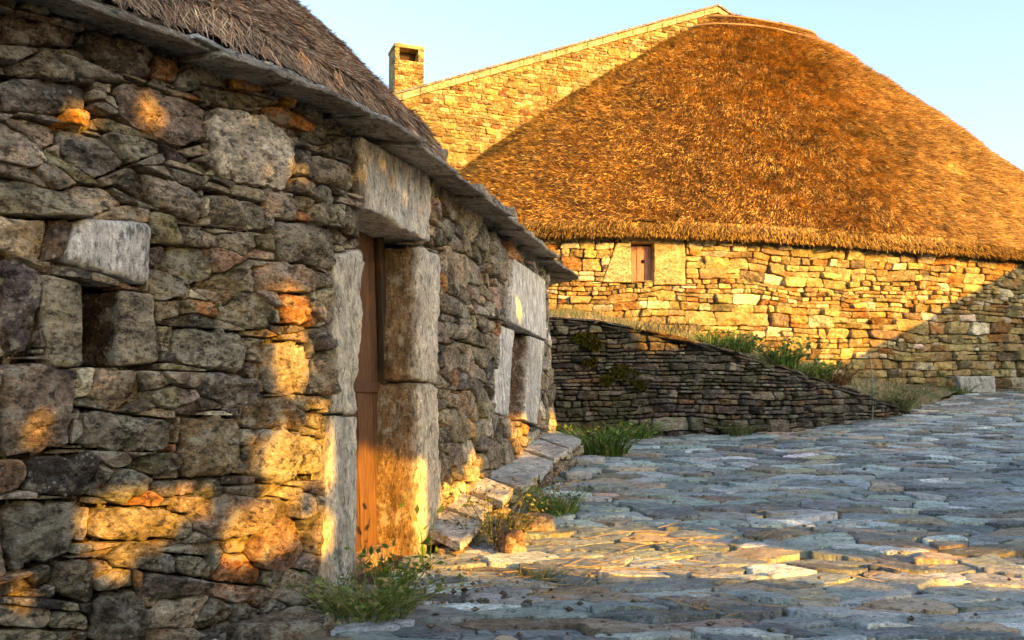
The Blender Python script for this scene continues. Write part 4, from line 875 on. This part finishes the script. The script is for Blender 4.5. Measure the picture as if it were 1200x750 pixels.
def tree(q0, q1, top, h0, label, seed, qt):  # added shadow caster; leaves left out along the sun openings
    rg = np.random.default_rng(seed); qc = (q0 + q1) / 2; b = unq(qt, 0, h0)
    t = thing('tree', label, 'tree', (b[0], b[1], 0), 'unseen broadleaf trees added to shade the lane')
    V = []; Kc = []; 
    for L in range(4):
        for (sp, w0, w1, sz) in ((.055, .1, 3.5, .085), (.115, 3.5, top, .17)):
            qq, ww = np.meshgrid(np.arange(q0 - .3, q1 + .3, sp), np.arange(w0, w1, sp), indexing='ij'); qq = qq.ravel() + sp * (rg.random(qq.size) - .5); ww = ww.ravel() + sp * (rg.random(ww.size) - .5)
            ee = np.abs((qq - qc) / ((q1 - q0) / 2 + .3)); lim = top - 1.5 * ee ** 3 + .35 * vnoise(p3(qq * 2, 0, seed)) ; k = ww < lim
            k &= ~((ww < .9) & ((qq < 3.1) | (qq > 5.6)))
            m = np.zeros(len(qq), bool); wob = .30 * vnoise(p3(qq * 7, ww * 7, 3.)) + .2 * vnoise(p3(qq * 17, ww * 17, 5.))
            for a in GAPS: m |= ((qq - a[0]) / (a[2] + .02)) ** 2 + ((ww - a[1]) / (a[3] + .02)) ** 2 < 1 + wob
            k &= ~m; qq, ww = qq[k], ww[k]; n = len(qq)
            dep = h0 + (L - 1.5) * .32 + .25 * rg.standard_normal(n).clip(-1.5, 1.5)
            P = unq(qq, ww, dep); nn = unit(sunv + .55 * rg.standard_normal((n, 3))); a = unit(np.cross(nn, rg.standard_normal((n, 3)))); c = np.cross(nn, a)
            s_ = sz * (.8 + .5 * rg.random((n, 1)))
            V.append(np.stack([P - a * s_ * .62, P - c * s_ * .36, P + a * s_ * .7, P + c * s_ * .36], 1).reshape(-1, 3)); Kc.append(np.repeat(np.array((.05, .085, .022)) * (.6 + .9 * rg.random((n, 1))), 4, 0))
    V = np.concatenate(V); mesh('crown', V, np.arange(len(V)).reshape(-1, 4), M_LEAF, t, np.concatenate(Kc), smooth=False)
    mb = MB(); zt = top + TE * h0 - .6; z = np.linspace(-.1, zt, 14); P = np.c_[b[0] + .12 * np.sin(z), b[1] + .1 * np.cos(z * 1.3), z]; tube(P, np.linspace(.17, .03, 14), mb, (.09, .07, .05), 9)
    for i in range(9):
        z0 = 3.9 + (zt - 4.5) * i / 9; a = rg.random() * 6.28; s = np.linspace(0, 1, 7); L = 1.1 + .5 * rg.random(); tube(np.c_[b[0] + np.cos(a) * s * L * pv[0], b[1] + np.cos(a) * s * L * pv[1], z0 + s * L * .7], .06 * (1 - s * .85), mb, (.09, .07, .05), 6)
    mb.build('trunk', M_WOOD, t)
TK = [q for q in (-1.0, 2.62, 6.6)]
tree(-3.2, 1.7, 6.2, 5.0, 'unseen leafy broadleaf tree added behind the viewer to shade the near end of the cottage', 1, -.8)
tree(1.5, 5.3, 6.3, 5.2, 'tall unseen broadleaf tree added beside the yard gate to shade the cottage door', 2, 2.72)
tree(5.1, 8.4, 4.2, 4.2, 'shorter unseen broadleaf tree added beyond the yard gate to shade the retaining wall', 3, 6.9)
def caster_wall(qa, qb, w, h0, rg):
    a, b = unq(qa, 0, h0)[:2], unq(qb, 0, h0)[:2]; W_ = Wall(np.array([b, a])); zt = w + TE * h0
    cl = [ccw(c) for c in rubble(0, W_.L, -.2, zt, .08, .2, .12, .5, rg, split=.4)]; cl = [c for c in cl if c[:, 0].max() < W_.L + .1 and c[:, 0].min() > -.1]
    mb = stones(cl, pal(rg, len(cl), RUB), W_, rg, gap=.01, K=14, depth=.1); block(rect(.02, W_.L - .02, -.3, zt - .04), -.35, -.03, W_, (.12, .10, .07), mb, nu=30, nv=8, nd=3); return mb
yw = thing('shade_wall', 'unseen dry stone wall with a gateway, added across the lane to block low sun', 'stone wall', tuple(unq(4.8, -TE * 2.5, 2.5)))  # added shadow caster; its gateway lets a strip of sun onto the paving
caster_wall(-3.5, 3.2, .93, 2.5, rg).build('wall', M_RUB, yw); caster_wall(5.6, 8.6, 1.3, 2.5, rg).build('wall', M_RUB, yw); caster_wall(3.22, 3.95, .66, 2.5, rg).build('wall', M_RUB, yw)
def shed(name, label, qa, qb, prof, h0, h1):
    """unseen shadow-casting barn across the lane: profile (q,z) of its street gable, extruded away from the street"""
    b = unq((qa + qb) / 2, 0, h0); t = thing(name, label, 'barn', (b[0], b[1], 0)); pr = np.array(prof); fr = Frame((0, 0, 0), (pv[0], pv[1], 0), (0, 0, 1), (hv2[0], hv2[1], 0))
    uu = np.linspace(qa + .25, qb - .25, 40); zz = np.interp(uu, pr[:, 0], pr[:, 1]) - .1; mb = MB()
    for h in (h0 + .3, h1 - .3): V = fr.xyz(uu[:, None], np.stack([0 * uu - .3, zz], 1), h); mb.add(V.reshape(-1, 3), gridq(40, 2), col=(.2, .17, .12))
    for i in (0, -1): V = fr.xyz(uu[i], np.array([[-.3, zz[i]]] * 2), np.array([[h0 + .3] * 2, [h1 - .3] * 2])); mb.add(V.reshape(-1, 3), gridq(2, 2), col=(.2, .17, .12))
    mb.build('wall', M_RUB, t); mb = MB()
    for i in range(len(pr) - 1): block(np.array([(pr[i, 0], pr[i, 1] - .12), (pr[i + 1, 0], pr[i + 1, 1] - .12), tuple(pr[i + 1]), tuple(pr[i])]), h0, h1, fr, (.12, .125, .13), mb, rad=.02, rough=2., nu=20, nv=3, nd=20, seed=i * 5.)
    mb.build('roof', M_SLATE, t)
    block(rect(qa + 1.0, qa + 1.9, .0, 1.9), h0 + .26, h0 + .34, fr, (.12, .07, .04), nu=4, nv=8, nd=2).build('door', M_WOOD, t)
W6 = TE * 5.4
shed('shade_barn', 'low slate roofed stone barn added across the lane, outside the view, to cast shade', 7.6, 14.4, [(7.6, 2.7 + W6), (11, 3.12 + W6), (14.4, 3.05 + W6)], 5.4, 9.5)  # added shadow caster, roof height set to shade the retaining wall
shed('gabled_barn', 'unseen gabled slate roofed stone barn across the lane that throws the slanting shadow', 14.0, 22.6, [(14.0, 2.60 + TE * 3), (19.2, 4.62 + TE * 3), (24.4, 2.6 + TE * 3)], 3.0, 9.5)  # unseen; roof slope shaped to the shadow edge on the far wall
#@@END@@
